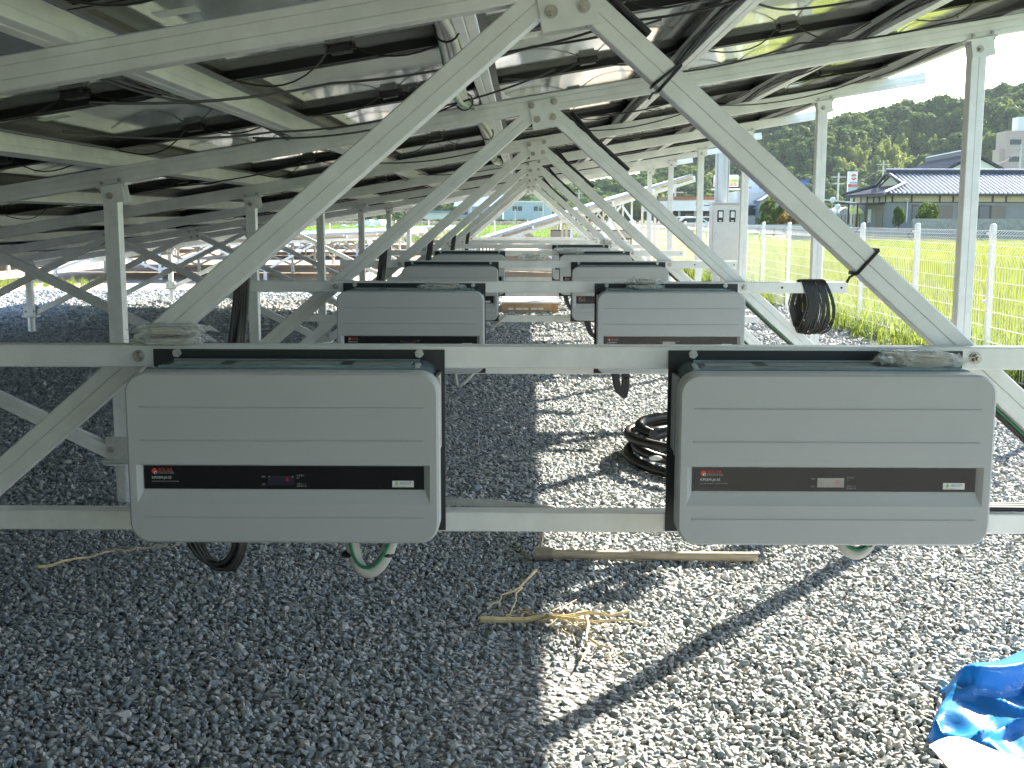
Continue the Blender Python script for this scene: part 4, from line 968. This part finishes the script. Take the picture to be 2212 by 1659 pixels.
# ================================================================== OTHER SOLAR ARRAYS
def far_array(label, x0, z0, x1, z1, ya, yb, nx, tables, pitch, group, thick=.05):
    root = thing('solar_array', label, 'solar array', ((x0 + x1)/2, ya, 0), group); ox, oy = (x0 + x1)/2, ya
    sl = (z1 - z0) / (x1 - x0); Lx = math.hypot(x1 - x0, z1 - z0); tv = Vector((x1 - x0, 0, z1 - z0)).normalized(); nv = Vector((-tv.z, 0, tv.x))
    zz = lambda x: z0 + sl * (x - x0)
    L_ = (yb - ya) / tables
    for t in range(tables):
        b = MB(); ny = max(1, int(L_ / 1.14))
        for i in range(nx):
            for j in range(ny):
                c = Vector((x0, ya, z0)) + tv * (Lx * (i + .5) / nx) + Vector((0, t * L_ + (L_ - .25) * (j + .5) / ny, 0)) - Vector((ox, oy, 0)); b.obox(c, tv * (Lx / nx / 2 - .008), Vector((0, (L_ - .25) / ny / 2 - .008, 0)), nv * .018)
        pt = b.build('panel_table', M['sky_glare_panel'], root)
        b = MB(); c = Vector((x0, ya, z0)) + tv * (Lx * .5) + Vector((0, t * L_ + (L_ - .25) * .5, 0)) - Vector((ox, oy, 0)) - nv * .022; b.obox(c, tv * (Lx / 2 - .01), Vector((0, (L_ - .25) / 2 - .01, 0)), nv * .003); b.build('backsheet', M['backsheet'], pt)
        b = MB()
        for i in range(nx + 1):
            c = Vector((x0, ya, z0)) + tv * (Lx * i / nx) + Vector((0, t * L_ + (L_ - .25) * .5, 0)) - Vector((ox, oy, 0)) - nv * .055; b.obox(c, tv * .02, Vector((0, (L_ - .25) / 2, 0)), nv * .028)
        b.build('purlin', alu, root)
    y = ya + .25
    while y < yb:
        b = MB(); b.obox(Vector(((x0 + x1)/2 - ox, y - oy, zz((x0 + x1)/2) - .115)), tv * (Lx/2 + .08), Vector((0, .023, 0)), nv * .028); b.build('rafter', alu, root)
        npst = max(2, int((x1 - x0) / pitch) + 1)
        for q in range(npst):
            x = x0 + .35 + (x1 - x0 - .7) * q / (npst - 1); zt = zz(x) - .14
            b = MB(); b.box(x - ox - .024, x - ox + .024, y - oy - .024, y - oy + .024, .12, zt); b.box(x - ox - .045, x - ox + .045, y - oy - .035, y - oy + .035, zt - .07, zt + .02); b.cyl((x - ox, y - oy, -.1), (x - ox, y - oy, .12), .035, n=10); b.build('post', alu, root)
            if q < npst - 1:
                x2 = x0 + .35 + (x1 - x0 - .7) * (q + 1) / (npst - 1); b = MB(); xm = (x + x2) / 2
                for a in (x, x2):
                    p0, p1 = Vector((a - ox, y - oy, .17)), Vector((xm - ox, y - oy, zz(xm) - .15)); d = p1 - p0
                    b.obox((p0 + p1)/2, d/2, Vector((0, .02, 0)), Vector((d.z, 0, -d.x)).normalized() * .02)
                b.build('brace', alu, root)
        y += 2.6
    return root
G2 = 'other solar arrays beyond the first one'
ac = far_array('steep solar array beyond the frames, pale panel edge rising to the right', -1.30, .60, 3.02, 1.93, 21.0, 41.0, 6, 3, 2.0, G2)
b = MB()
for z in (.868, .552): b.box(.4, 2.95, 7.5, 7.54, z - .02, z + .02)
b.build('mounting_rail', alu, ac)
for i, (x, lab) in enumerate(((.98 - .06, 'far grey inverter under the steep array, leftmost of its three'), (1.62, 'far grey inverter under the steep array, middle of its three'), (2.36, 'far grey inverter under the steep array, rightmost of its three'))):
    o = copy_tree(base_dark); o.location = (x, 28.49, 0); o['label'] = lab; o['group'] = 'inverters under the steep array'
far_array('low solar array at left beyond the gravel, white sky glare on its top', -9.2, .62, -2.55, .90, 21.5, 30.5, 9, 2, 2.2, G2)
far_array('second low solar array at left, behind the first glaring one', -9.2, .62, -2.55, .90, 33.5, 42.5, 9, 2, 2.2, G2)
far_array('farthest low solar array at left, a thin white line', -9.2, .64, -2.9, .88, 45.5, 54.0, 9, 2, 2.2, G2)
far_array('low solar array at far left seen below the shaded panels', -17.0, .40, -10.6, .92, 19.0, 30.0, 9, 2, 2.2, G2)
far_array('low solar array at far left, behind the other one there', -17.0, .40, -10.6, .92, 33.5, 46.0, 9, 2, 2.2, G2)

# ================================================================== HOUSES AND SHOPS
def window(parent, x0, x1, y, z0, z1, fr='brown_wood', gl='window_glass', axis='x', depth=.05):
    """a framed window on a wall facing -y (axis x) or -x (axis y)"""
    def bx_(b, a0, a1, c0, c1, z0_, z1_):
        b.box(a0, a1, c0, c1, z0_, z1_) if axis == 'x' else b.box(c0, c1, a0, a1, z0_, z1_)
    b = MB(); t = .05
    for a0, a1, q0, q1 in ((x0 - t, x1 + t, z1, z1 + t), (x0 - t, x1 + t, z0 - t, z0), (x0 - t, x0, z0, z1), (x1, x1 + t, z0, z1)): bx_(b, a0, a1, y - depth, y + .01, q0, q1)
    f = b.build('window', M[fr], parent); b = MB(); bx_(b, x0, x1, y - .02, y + .004, z0, z1); b.build('pane', M[gl], f); return f

# --- tiled house on the right
C = at(1912, 417, 90.0)
ho = thing('tiled_house', 'long single storey house with glazed tile roof and cream wall band behind the rice field', 'house', (C.x, 90.0, 0), None, R(2))
EZ, RZ, RV, UL_, DV = 3.15, 4.85, 5.3, 18.0, 10.6; pit = (RZ - EZ) / RV
MB().box(.8, UL_ - .8, .8, DV - .8, -.2, 2.55).build('wall', M['grey_wall'], ho)
b = MB(); b.box(.82, UL_ - .82, .83, DV - .83, 2.55, 3.32); wl = b.build('upper_wall', M['cream_wall'], ho)
b = MB(); b.box(.78, UL_ - .78, .77, .84, 2.50, 2.57); b.box(.77, .84, .9, DV - .9, 2.50, 2.57); b.build('band_board', M['brown_wood'], ho)
for u in (.84, 2.35, 4.55, 5.6, 7.2, 8.7, 9.75, 11.3, 12.9, 14.4): MB().box(u - .06, u + .06, .76, .86, 2.57, 3.25).build('wall_post', M['brown_wood'], ho)
for v_ in (2.2, 3.6, 5.0, 6.6, 8.2): MB().box(.76, .86, v_ - .06, v_ + .06, 2.57, 3.25).build('wall_post', M['brown_wood'], ho)
def roof():
    o = .0; gz = EZ + 2.2 * pit; b = MB()
    V = [(0,0,EZ),(UL_,0,EZ),(UL_ - 2.2,RV,RZ),(2.2,RV,RZ),(2.2,2.2,gz),(0,DV,EZ),(UL_,DV,EZ),(2.2,DV - 2.2,gz),(UL_ - 2.2, 2.2, gz),(UL_ - 2.2, DV - 2.2, gz)]
    f = [(0,1,8,2,3,4),(5,7,3,2,9,6),(0,4,7,5),(1,6,9,8)]
    b.add(V, f); b.add([(x, y, z - .14) for x, y, z in V], [q[::-1] for q in f]); n = len(V)
    for a, c in ((0,1),(1,6),(6,5),(5,0)): b.add([V[a], V[c], (V[c][0], V[c][1], V[c][2]-.14), (V[a][0], V[a][1], V[a][2]-.14)], [(0,3,2,1)])
    return b
rf = roof().build('roof', M['tile_dark'], ho)  # dark tile colour paints in the shade of the valleys between rolls
b = MB(); gz = EZ + 2.2 * pit
b.add([(2.18, 3.0, gz + .06), (2.18, DV - 3.0, gz + .06), (2.18, RV, RZ - .2)], [(0,1,2)]); b.build('gable', M['cream_wall'], rf)
def rolls(ends, rad, step):
    """rows of round tiles laid down a roof slope, each course overlapping the one below"""
    b = MB()
    for p0, p1 in ends:
        p0, p1 = Vector(p0), Vector(p1); d = p1 - p0; L_ = d.length
        if L_ < .3: continue
        d.normalize(); s_ = d.cross(Vector((0, 0, 1))).normalized(); n_ = s_.cross(d); m = max(1, int(L_ / step)); v = []
        for k in range(m):
            for t, rr in ((k / m, rad * 1.12), ((k + 1) / m, rad * .93)):
                q = p0 + d * (L_ * t)
                v += [q + s_ * (rr * math.cos(a)) + n_ * (rr * math.sin(a)) for a in [math.pi * i / 5 for i in range(6)]]
        f = []
        for k in range(2 * m - 1):
            for i in range(5): f.append((6*k+i, 6*k+i+1, 6*k+6+i+1, 6*k+6+i))
        f.append((0, 1, 2, 3, 4, 5)); b.add(v, f)
    return b
ends = []
u = .12
while u < UL_ - .1:
    vt = RV - .2 if 2.2 <= u <= UL_ - 2.2 else (u if u < 2.2 else UL_ - u)
    ends.append(((u, -.05, EZ - .05 * pit + .02), (u, vt, EZ + vt * pit + .02))); u += .355
setting(rolls(ends, .105, .32).build('roof_tiles', M['tile_glaze'], rf, 50), 'stuff')
ends = []; v_ = .2
while v_ < DV - .1:
    ut = min(2.15, v_, DV - v_); ends.append(((-.05, v_, EZ + .01), (ut, v_, EZ + ut * pit + .01))); v_ += .275
setting(rolls(ends, .08, .30).build('roof_tiles', M['tile_dark'], rf, 50), 'stuff')  # shade of the left hip painted in with the dark tile
b = MB(); b.box(1.8, UL_ - 1.8, RV - .16, RV + .16, RZ - .12, RZ + .34); b.build('ridge', M['tile_dark'], rf)
b = MB(); [b.cyl((1.8 + .3*i, RV, RZ + .34), (1.8 + .3*i + .27, RV, RZ + .36), .10, n=8) for i in range(48)]; b.build('ridge_tiles', M['tile_glaze'], rf, 50)
b = MB(); b.tube([(-.1, -.1, EZ + .12), (1.1, 1.1, EZ + 1.1*pit + .14), (2.3, 2.3, gz + .2)], .13, 8); b.build('hip_ridge', M['tile_glaze'], rf, 50)
b = MB(); b.tube([(-.1, DV + .1, EZ + .12), (2.2, DV - 2.2, gz + .2)], .14, 8); b.build('hip_ridge', M['tile_dark'], rf, 50)
b = MB(); b.tube([(2.1, 2.1, gz + .1), (1.9, RV, RZ + .12), (2.1, DV - 2.1, gz + .1)], .13, 8); b.build('gable_edge', M['tile_dark'], rf, 50)
for a, c, z0, z1, gl in ((2.45, 4.35, 1.25, 2.28, 'window_glass'), (7.7, 8.5, 1.25, 2.25, 'window_glass')): window(ho, a, c, .80, z0, z1)
for a, c in ((4.45, 5.6), (8.62, 9.75)): MB().box(a, c, .72, .80, 1.22, 2.30).build('shutter', M['shutter'], ho)
for u in (2.0, 6.1): MB().tube([(u - .35, .3, 2.78), (u - .05, .5, 2.74), (u, .70, 2.60), (u, .72, 1.0)], .05, 8).build('downpipe', M['white_paint'], ho, 50)
b = MB(); b.box(-.75, .8, 2.3, 7.2, 2.42, 2.52); b.build('porch_roof', M['tile_dark'], ho)
for v_ in (2.5, 4.6, 6.9): MB().box(-.68, -.58, v_ - .05, v_ + .05, -.1, 2.42).build('porch_post', M['brown_wood'], ho)
b = MB(); b.box(.74, .80, 2.6, 4.4, 0, 2.1); b.build('door', M['shutter'], ho); b = MB(); b.box(.73, .80, 5.4, 6.1, .95, 2.05); b.build('notice_board', M['white_paint'], ho)
pw = thing('block_wall', 'low mossy concrete wall in front of the tiled house', 'wall', (C.x + .9, 86.0, 0), None, R(2)); MB().box(0, 16, 0, .2, -.2, 1.27).build('wall', M['concrete'], pw)
def shrub(x, y, z, r, h, label, leaf, seed, group=None, name='shrub', cat='shrub', trunk=True):
    o = thing(name, label, cat, (x, y, z), group); me = crown(seed, 12, .12, 1.0).copy(); me.materials.clear(); me.materials.append(M[leaf])
    c = link('foliage', me, None, o, (0, 0, h * .5)); c.scale = (r, r, h * .52)
    if trunk:
        b = MB(); b.cyl((0, 0, -.1), (0, 0, h * .6), r * .08, r * .05, 7); [b.cyl((0, 0, h * .3), (r * .4 * math.cos(a), r * .4 * math.sin(a), h * .7), r * .04, r * .02, 5) for a in (0, 2.1, 4.2)]; b.build('trunk', M['bark'], o)
    return o
p = at(1941, 470, 87.5); shrub(p.x, 87.5, 0, .62, 2.07, 'rounded green shrub behind the low wall, left of the downpipe', 'leaf_mid', 301, 'shrubs before the tiled house')
p = at(1998, 465, 87.5); shrub(p.x, 87.5, 0, .88, 2.65, 'taller leafy shrub in front of the house window', 'leaf_mid', 302, 'shrubs before the tiled house')
# second house behind
h2 = thing('gabled_house', 'dark tiled gable roof rising behind the long house', 'house', (44.25, 122.5, 0), None, R(-94))
MB().box(-8.3, 8.3, -2.6, 2.6, -.2, 6.0).build('wall', M['white_paint'], h2)
b = MB(); V = [(-8.9,-3.3,5.75),(8.9,-3.3,5.75),(8.9,0,7.6),(-8.9,0,7.6),(-8.9,3.3,5.75),(8.9,3.3,5.75)]; f = [(0,1,2,3),(3,2,5,4)]; b.add(V, f); b.add([(x, y, z - .2) for x, y, z in V], [q[::-1] for q in f]); b.add([V[1], V[2], V[5], (8.9,3.3,5.55), (8.9,0,7.4), (8.9,-3.3,5.55)], [(0,5,4,1),(1,4,3,2)]); b.add([V[0], V[1], (8.9,-3.3,5.55), (-8.9,-3.3,5.55)], [(0,3,2,1)])
r2 = b.build('roof', M['tile_dark'], h2); b = MB(); b.box(-9, 9, -.17, .17, 7.55, 8.05); b.build('ridge', M['tile_dark'], r2); b = MB(); [b.cyl((-9 + .4*i, 0, 8.05), (-8.65 + .4*i, 0, 8.07), .12, n=8) for i in range(45)]; b.build('ridge_tiles', M['tile_glaze'], r2)
ends = []; v_ = -8.7
while v_ < 8.8: ends.append(((v_, -3.35, 5.76), (v_, -.15, 7.54))); v_ += .3
setting(rolls(ends, .08, .32).build('roof_tiles', M['tile_dark'], r2, 50), 'stuff')
b = MB(); b.add([(8.31,-2.6,5.9),(8.31,2.6,5.9),(8.31,0,7.25)], [(0,1,2)]); b.build('gable', M['white_paint'], h2)
# apartment block
p = at(2172, 300, 200)
ap = thing('apartment_block', 'pinkish apartment block at the right edge below the wooded hill', 'apartment block', (p.x, 200, 0), None, R(-4))
MB().box(0, 5.6, 0, 5, -.2, 16.2).build('wall', M['pink_wall'], ap); MB().box(-.8, 0, .6, 4, -.2, 13.2).build('stair_wing', M['pink_wall'], ap); MB().box(5.6, 18, .6, 9, -.2, 15.6).build('wing', M['pink_wall'], ap)
MB().box(2.2, 5.2, 1, 4, 16.2, 18.6).build('roof_tank', M['white_paint'], ap); b = MB(); b.box(5.5, 5.7, -.08, .1, 0, 16.1); b.build('drain_pipe', M['grey_metal'], ap)
for q in range(5):
    z = 3.0 + 2.85 * q; window(ap, .7, 2.5, -.0, z - .5, z + .35, 'grey_metal', 'dark_glass'); 
    for xx in (7.0, 9.5, 12.0): window(ap, xx, xx + 1.5, .6, z - .6, z + .5, 'grey_metal', 'dark_glass')
# shops on the far side of the field
def block(name, label, cat, px0, px1, py, Y, dep, matn, py_base=None, group=None, rz=0):
    a, c = at(px0, py, Y), at(px1, py, Y); o = thing(name, label, cat, (a.x, Y, 0), group, rz); w_ = c.x - a.x
    MB().box(0, w_, 0, dep, -.2, a.z).build('wall', M[matn], o); return o, w_, a.z
sh, w_, zt = block('shop', 'low white shop with blue lettering on its fascia, dark open front', 'shop', 1418, 1588, 455, 105, 9, 'shop_dark')
MB().box(-.3, w_ + .3, -1.2, 9, zt, zt + .85).build('fascia', M['shop_white'], sh); text('サービスショップ', .72, (w_ * .46, -1.23, zt + .42), 'blue_print', sh, bold=.01)
for q in range(5): MB().box(.4 + q * w_/5, .6 + q * w_/5, -.9, -.7, -.1, zt).build('pillar', M['grey_metal'], sh)
for q in range(4): window(sh, .9 + q * w_/4, w_/4 * (q + 1) - .3, -.01, .4, zt - .35, 'grey_metal', 'window_glass')
of, w_, zt = block('warehouse', 'long low building with an orange parapet behind the white shop', 'building', 1445, 1592, 431, 125, 8, 'shop_white')
MB().box(-.2, w_ * .75, -.15, 8, zt, zt + .34).build('parapet', M['orange_paint'], of)
for q in range(6): window(of, 1 + q * 1.15, 1.8 + q * 1.15, -.01, zt - 1.4, zt - .5, 'grey_metal', 'dark_glass')
wb, w_, zt = block('office', 'white two storey office beside the red sign', 'building', 1592, 1652, 416, 112, 8, 'shop_white')
window(wb, w_ * .36, w_ * .68, -.01, zt - 2.1, zt - 1.2, 'grey_metal', 'dark_glass'); window(wb, w_ * .75, w_ * .95, -.01, zt - 2.1, zt - 1.2, 'grey_metal', 'dark_glass'); MB().box(-.1, w_ + .1, -.1, 8.1, zt, zt + .15).build('parapet', M['shop_white'], wb)
gb = thing('warehouse', 'grey metal gabled warehouse behind the round bush', 'building', (at(1650, 440, 108).x, 108, 0)); a = at(1650, 430, 108); c = at(1768, 430, 108); wd = c.x - a.x
b = MB(); V = [(0,0,-.2),(wd,0,-.2),(wd,0,3.0),(wd*.5,0,4.4),(0,0,3.0)]; b.add(V + [(x, 14, z) for x, y, z in V], [(0,1,2,3,4),(9,8,7,6,5),(0,5,6,1),(1,6,7,2),(4,9,5,0)]); b.build('wall', M['grey_metal'], gb)
b = MB(); b.add([(-.3,-.3,2.95),(wd*.5,-.3,4.5),(wd*.5,14,4.5),(-.3,14,2.95),(wd+.3,-.3,2.95),(wd+.3,14,2.95)], [(0,1,2,3),(1,4,5,2)]); b.build('roof', M['grey_metal'], gb); window(gb, wd*.1, wd*.2, -.01, 1.9, 2.6, 'grey_metal', 'dark_glass'); window(gb, wd*.55, wd*.66, -.01, 1.9, 2.6, 'grey_metal', 'dark_glass')
lr = thing('shed', 'long pale roofed shed between the warehouse and the tiled house', 'building', (at(1745, 460, 118).x, 118, 0)); MB().box(0, 7, 0, 8, -.2, 2.4).build('wall', M['concrete'], lr); b = MB(); b.obox((3.5, 4, 3.0), (3.9, 0, -.35), (0, 4.4, 0), (.01, 0, .06)); b.build('roof', M['shop_white'], lr)
# signs
def s_mark(parent, cx_, cz_, r, y):
    P_ = [(0,1),(.82,.45),(.45,.2),(0,.5),(-.3,.3),(.85,-.4),(0,-1),(-.82,-.45),(-.45,-.2),(0,-.5),(.3,-.3),(-.85,.4)]
    b = MB(); b.add([(cx_ + x*r, y, cz_ + z*r) for x, z in P_], [(0,1,2,3),(0,3,4,11),(11,4,5),(11,5,10),(5,6,9,10)] and [tuple(range(12))[::-1]]); b.build('emblem', M['red_print'], parent)
def sign_board(name, label, px0, px1, py0, py1, Y, legs=True, group=None):
    a, c = at(px0, py1, Y), at(px1, py0, Y); o = thing(name, label, 'sign', (a.x, Y, 0), group); w_ = c.x - a.x
    MB().box(0, w_, -.1, .25, a.z, c.z).build('board', M['white_paint'], o)
    if legs: MB().cyl((w_*.5, .1, -.1), (w_*.5, .1, a.z), .13, n=10).build('pole', M['galv_pole'], o)
    return o, w_, a.z, c.z
o, w_, z0, z1 = sign_board('pole_sign', 'tall white sign with a red S emblem before the hill, right of the cars', 1830, 1852, 369, 413, 110)
hh = z1 - z0; MB().box(0, w_, -.115, -.1005, z0 + hh*.24, z0 + hh*.37).build('red_panel', M['red_print'], o); MB().box(0, w_, -.115, -.1005, z0, z0 + hh*.24).build('blue_panel', M['pale_blue_wall'], o)
s_mark(o, w_*.58, z0 + hh*.72, w_*.36, -.102); text('SUZUKI', .20, (w_*.2, -.103, z0 + hh*.44), 'blue_print', o, bold=.008); text('スズキ', .20, (w_*.3, -.117, z0 + hh*.30), 'white_print', o); text('バイク', .20, (w_*.2, -.117, z0 + hh*.12), 'white_print', o)
o, w_, z0, z1 = sign_board('billboard', 'wide white billboard with a red S emblem and blue lettering above the office', 1600, 1705, 369, 415, 114)
hh = z1 - z0; s_mark(o, w_*.10, z0 + hh*.52, w_*.085, -.102); text('SUZUKI', .26, (w_*.02, -.103, z0 + hh*.22), 'red_print', o, bold=.01); text('スズキ自販', 1.0, (w_*.36, -.103, z0 + hh*.35), 'blue_print', o, bold=.02)
o, w_, z0, z1 = sign_board('billboard', 'coloured advertising billboard behind the steel pole', 1541, 1594, 377, 402, 120)
hh = z1 - z0; MB().box(.05, w_ - .05, -.115, -.1005, z0 + .05, z0 + hh*.34).build('red_panel', M['red_print'], o); MB().box(w_*.44, w_*.72, -.115, -.1005, z0 + hh*.36, z0 + hh*.62).build('orange_panel', M['orange_print'], o); MB().box(w_*.72, w_ - .05, -.115, -.1005, z0 + hh*.36, z0 + hh*.62).build('green_panel', M['green_print'], o)
text('買取販売', .30, (w_*.5, -.117, z0 + hh*.19), 'white_print', o); text('中古車', .34, (w_*.54, -.103, z0 + hh*.80), 'green_print', o)
MB().box(-.2, w_ + .2, -.3, .3, z0 - .35, z0 - .22).build('catwalk', M['white_paint'], o)
# parked cars
def car(px, Y, label, s=1.0):
    a = at(px, 470, Y); o = thing('parked_car', label, 'car', (a.x, Y, 0), 'white cars parked before the shop')
    b = MB(); prof = [(-1.7,.35),(-1.72,.8),(-1.25,.95),(-.7,1.42),(.75,1.45),(1.45,1.0),(1.72,.9),(1.72,.35)]
    b.extr(prof, (0, -.72, 0), (0, .72, 0), (1, 0, 0), (0, 0, 1)); b.build('body', M['car_white'], o)
    b = MB(); b.add([(-1.05,-.726,.98),(-.62,-.726,1.35),(.68,-.726,1.37),(1.2,-.726,1.0)], [(0,3,2,1)]); b.build('window', M['dark_glass'], o)
    for x in (-1.1, 1.1): MB().cyl((x, -.74, .3), (x, .74, .3), .3, n=12).build('wheel', M['black_rubber'], o)
    o.scale = (s, s, s)
car(1474, 99, 'white car parked before the shop, leftmost of three'); car(1516, 99.5, 'white car parked before the shop, right of the steel pole'); car(1492, 96.5, 'white car parked before the shop, in front of the other two', .95)
# trees, bushes, walls in the middle distance
p = at(1672, 470, 92); shrub(p.x, 92, 0, 1.25, 3.0, 'round bright green bush standing before the grey warehouse', 'leaf_bush', 310, None, 'round_tree', 'tree')
for i, (px, h_, lf, lab) in enumerate(((1700, 1.7, 'leaf_red', 'reddish low shrub right of the round bush'), (1725, 1.6, 'leaf_red', 'second reddish shrub, nearer the big brace'), (1748, 1.5, 'leaf_bush', 'low green shrub right of the reddish ones'), (1655, 1.4, 'leaf_mid', 'small dark shrub left of the round bush'), (1585, 1.5, 'leaf_bush', 'small shrub below the white office'))):
    p = at(px, 470, 90); shrub(p.x, 90, 0, .85, h_, lab, lf, 320 + i, 'low shrubs across the field', trunk=False)
lw = thing('block_wall', 'low grey wall at the far side of the rice field', 'wall', (at(1704, 495, 57).x, 57, 0)); MB().box(0, 24, 0, .2, -.35, .66).build('wall', M['grey_wall'], lw); [MB().box(q * 2.0, q * 2.0 + .12, -.06, 0, -.35, .70).build('pilaster', M['concrete'], lw) for q in range(13)]
gr_ = thing('guard_rail', 'pale guard rail along the road beyond the field', 'guard rail', (at(1400, 485, 80).x, 80, 0)); b = MB(); b.box(0, 14, 0, .05, .55, .85); gr_b = b.build('rail', M['grey_metal'], gr_)
for q in range(8): MB().box(q * 1.9, q * 1.9 + .1, .05, .15, -.1, .85).build('post', M['galv_pole'], gr_)
cp = thing('carport', 'small carport with arched translucent roof left of the tiled house', 'carport', (at(1812, 470, 96).x, 96, 0)); b = MB(); v = []
for i in range(9):
    a = math.pi * i / 8; v += [(1.0 - 1.0*math.cos(a), 0, 1.7 + .55*math.sin(a)), (1.0 - 1.0*math.cos(a), 4, 1.7 + .55*math.sin(a))]
b.add(v, [(2*i, 2*i+1, 2*i+3, 2*i+2) for i in range(8)]); b.build('roof', M['vinyl'], cp); [MB().box(x, x + .07, y, y + .07, -.1, 1.7).build('post', M['grey_metal'], cp) for x in (0, 1.93) for y in (0, 3.9)]
b = MB(); [b.box(.3*i, .3*i + .05, .5, .53, .1, 1.6) for i in range(7)]; b.build('slat_screen', M['brown_wood'], cp)
# street mirrors
for px, py, lab in ((1797, 431, 'round shining street mirror, the upper one'), (1808, 446, 'round shining street mirror, the lower one')):
    p = at(px, py, 93); o = thing('street_mirror', lab, 'mirror', (p.x, 93, 0), 'street mirrors beside the tiled house'); MB().cyl((0, 0, -.1), (0, 0, p.z), .04, n=8).build('pole', M['grey_metal'], o); MB().ball((0, -.1, p.z), .24, .08, .24, 16, 10).build('mirror', M['white_paint'], o, 60); 
# utility poles and wires
tops = []
for i, (px, py, Y, lab) in enumerate(((1811, 372, 140, 'utility pole with crossarms left of the tall red sign'), (1908, 345, 150, 'utility pole with crossarms behind the tiled house roof'), (2205, 310, 160, 'utility pole before the apartment block'), (2111, 336, 150, 'utility pole between two house roofs'), (1458, 405, 130, 'utility pole behind the shop, among dark trees'), (1250, 410, 190, 'utility pole before the dark hill slope'), (1172, 433, 210, 'utility pole before the pale factory, right of the window pair'), (1112, 452, 205, 'thin utility pole before the pale factory windows'), (1016, 440, 200, 'thin utility pole before the blue roofed factory'))):
    p = at(px, py, Y); o = thing('utility_pole', lab, 'utility pole', (p.x, Y, 0), 'utility poles in the background'); MB().cyl((0, 0, -.2), (0, 0, p.z), .17, .10, 10).build('pole', M['galv_pole'], o)
    for dz, wx in ((.5, .9), (1.3, .75)): MB().box(-wx, wx, -.05, .05, p.z - dz - .05, p.z - dz + .05).build('crossarm', M['galv_pole'], o)
    tops.append(Vector((p.x, Y, p.z - .5)))
def wire(a, c, label):
    pts = [a.lerp(c, i/10) - Vector((0, 0, 1.2 * 4 * (i/10) * (1 - i/10))) for i in range(11)]; tag(MB().tube(pts, .03, 4).build('overhead_wire', M['black_rubber']), label, 'wire', 'overhead wires')
wire(tops[0], tops[1], 'overhead wire above the tall red sign'); wire(tops[3], tops[2], 'overhead wire across the apartment block'); wire(tops[4], tops[0], 'overhead wire crossing the dark hill behind the big brace')
# factories, hedge, tunnels and tarps to the left
f1, w_, zt = block('factory', 'pale blue two storey factory seen between the far braces', 'factory', 1087, 1192, 437, 215, 14, 'pale_blue_wall')
for q in range(2): window(f1, 1.7 + .95*q, 2.45 + .95*q, -.01, zt - 1.55, zt - .75, 'grey_metal', 'dark_glass'); window(f1, 5.6 + .95*q, 6.3 + .95*q, -.01, zt - 1.55, zt - .75, 'grey_metal', 'dark_glass')
b = MB(); b.box(-.2, w_ + .2, -.2, 14.2, zt, zt + .25); b.build('parapet', M['white_paint'], f1)
f2, w_, zt = block('factory', 'wide factory with a blue grey roof, left of the pale blue one', 'factory', 985, 1085, 446, 225, 16, 'pale_blue_wall')
b = MB(); b.add([(-.5,-.5,zt),(w_+.5,-.5,zt),(w_+.5,8,zt+2.4),(-.5,8,zt+2.4),(-.5,16.5,zt),(w_+.5,16.5,zt)], [(0,1,2,3),(3,2,5,4)]); b.build('roof', M['blue_roof'], f2)
for q in range(3): window(f2, 1 + 2.6*q, 2.2 + 2.6*q, -.01, zt - 1.6, zt - .6, 'grey_metal', 'dark_glass')
f3, w_, zt = block('factory', 'small pale factory at the far left behind the field', 'factory', 880, 975, 460, 220, 12, 'shop_white'); b = MB(); b.box(-.4, w_ + .4, -.4, 12.4, zt, zt + .4); b.build('roof', M['blue_roof'], f3); window(f3, 1, 2.4, -.01, .8, zt - .2, 'grey_metal', 'dark_glass')
pts = []
hp = np.stack([RNG.uniform(-46, 24, 420), RNG.uniform(168, 174, 420), np.full(420, .3)], 1); s = RNG.uniform(.7, 1.3, 420)
scatter('roadside_undergrowth', hp, spin(420, .1), np.stack([s, s, s * .85], 1), [(crown(400 + i, 9, .13, .8), M['leaf_bush']) for i in range(3)])
hp = np.stack([RNG.uniform(30, 66, 160), RNG.uniform(100, 104, 160), np.full(160, .1)], 1); s = RNG.uniform(.4, .8, 160)
hp = hp[(hp[:, 0] < 16) | (hp[:, 0] > 62)]; 
for i, px in enumerate((792, 813)):
    p = at(px, 476, 132); o = thing('vinyl_tunnel', 'white plastic growing tunnel at the field edge, %s of the pair' % ('left' if i == 0 else 'right'), 'tunnel', (p.x, 132, 0), 'plastic growing tunnels'); b = MB(); v = []
    for j in range(11):
        a = math.pi * j / 10; v += [(-.62*math.cos(a), 0, 1.12*math.sin(a)**.8), (-.62*math.cos(a), 8, 1.12*math.sin(a)**.8)]
    b.add(v, [(2*j, 2*j+1, 2*j+3, 2*j+2) for j in range(10)] + [tuple(2*j for j in range(11))[::-1]]); b.build('film_cover', M['vinyl'], o, 40); b = MB(); [b.tube([(-.64*math.cos(math.pi*j/10), y, 1.14*math.sin(math.pi*j/10)**.8) for j in range(11)], .02, 5) for y in (0, 2, 4, 6, 8)]; b.build('hoop', M['galv_pole'], o)
p = at(735, 490, 120); bs = thing('sheet_cover', 'blue plastic sheet over low crops left of the white tunnels', 'plastic sheet', (p.x, 120, 0)); b = MB(); v = []
for j in range(13):
    for i in range(3): v.append((3.6*j/12, i * 1.2, .45 + .22*math.sin(j*1.3 + i) * (1 if i == 1 else .3)))
b.add(v, [(3*j+i, 3*j+i+1, 3*j+i+4, 3*j+i+3) for j in range(12) for i in range(2)]); b.add([(3.6*j/12, 0, z) for j in range(13) for z in (-.1, .45 + .066*math.sin(j*1.3))], [(2*j, 2*j+2, 2*j+3, 2*j+1) for j in range(12)]); b.build('sheet', M['blue_sheet'], bs)
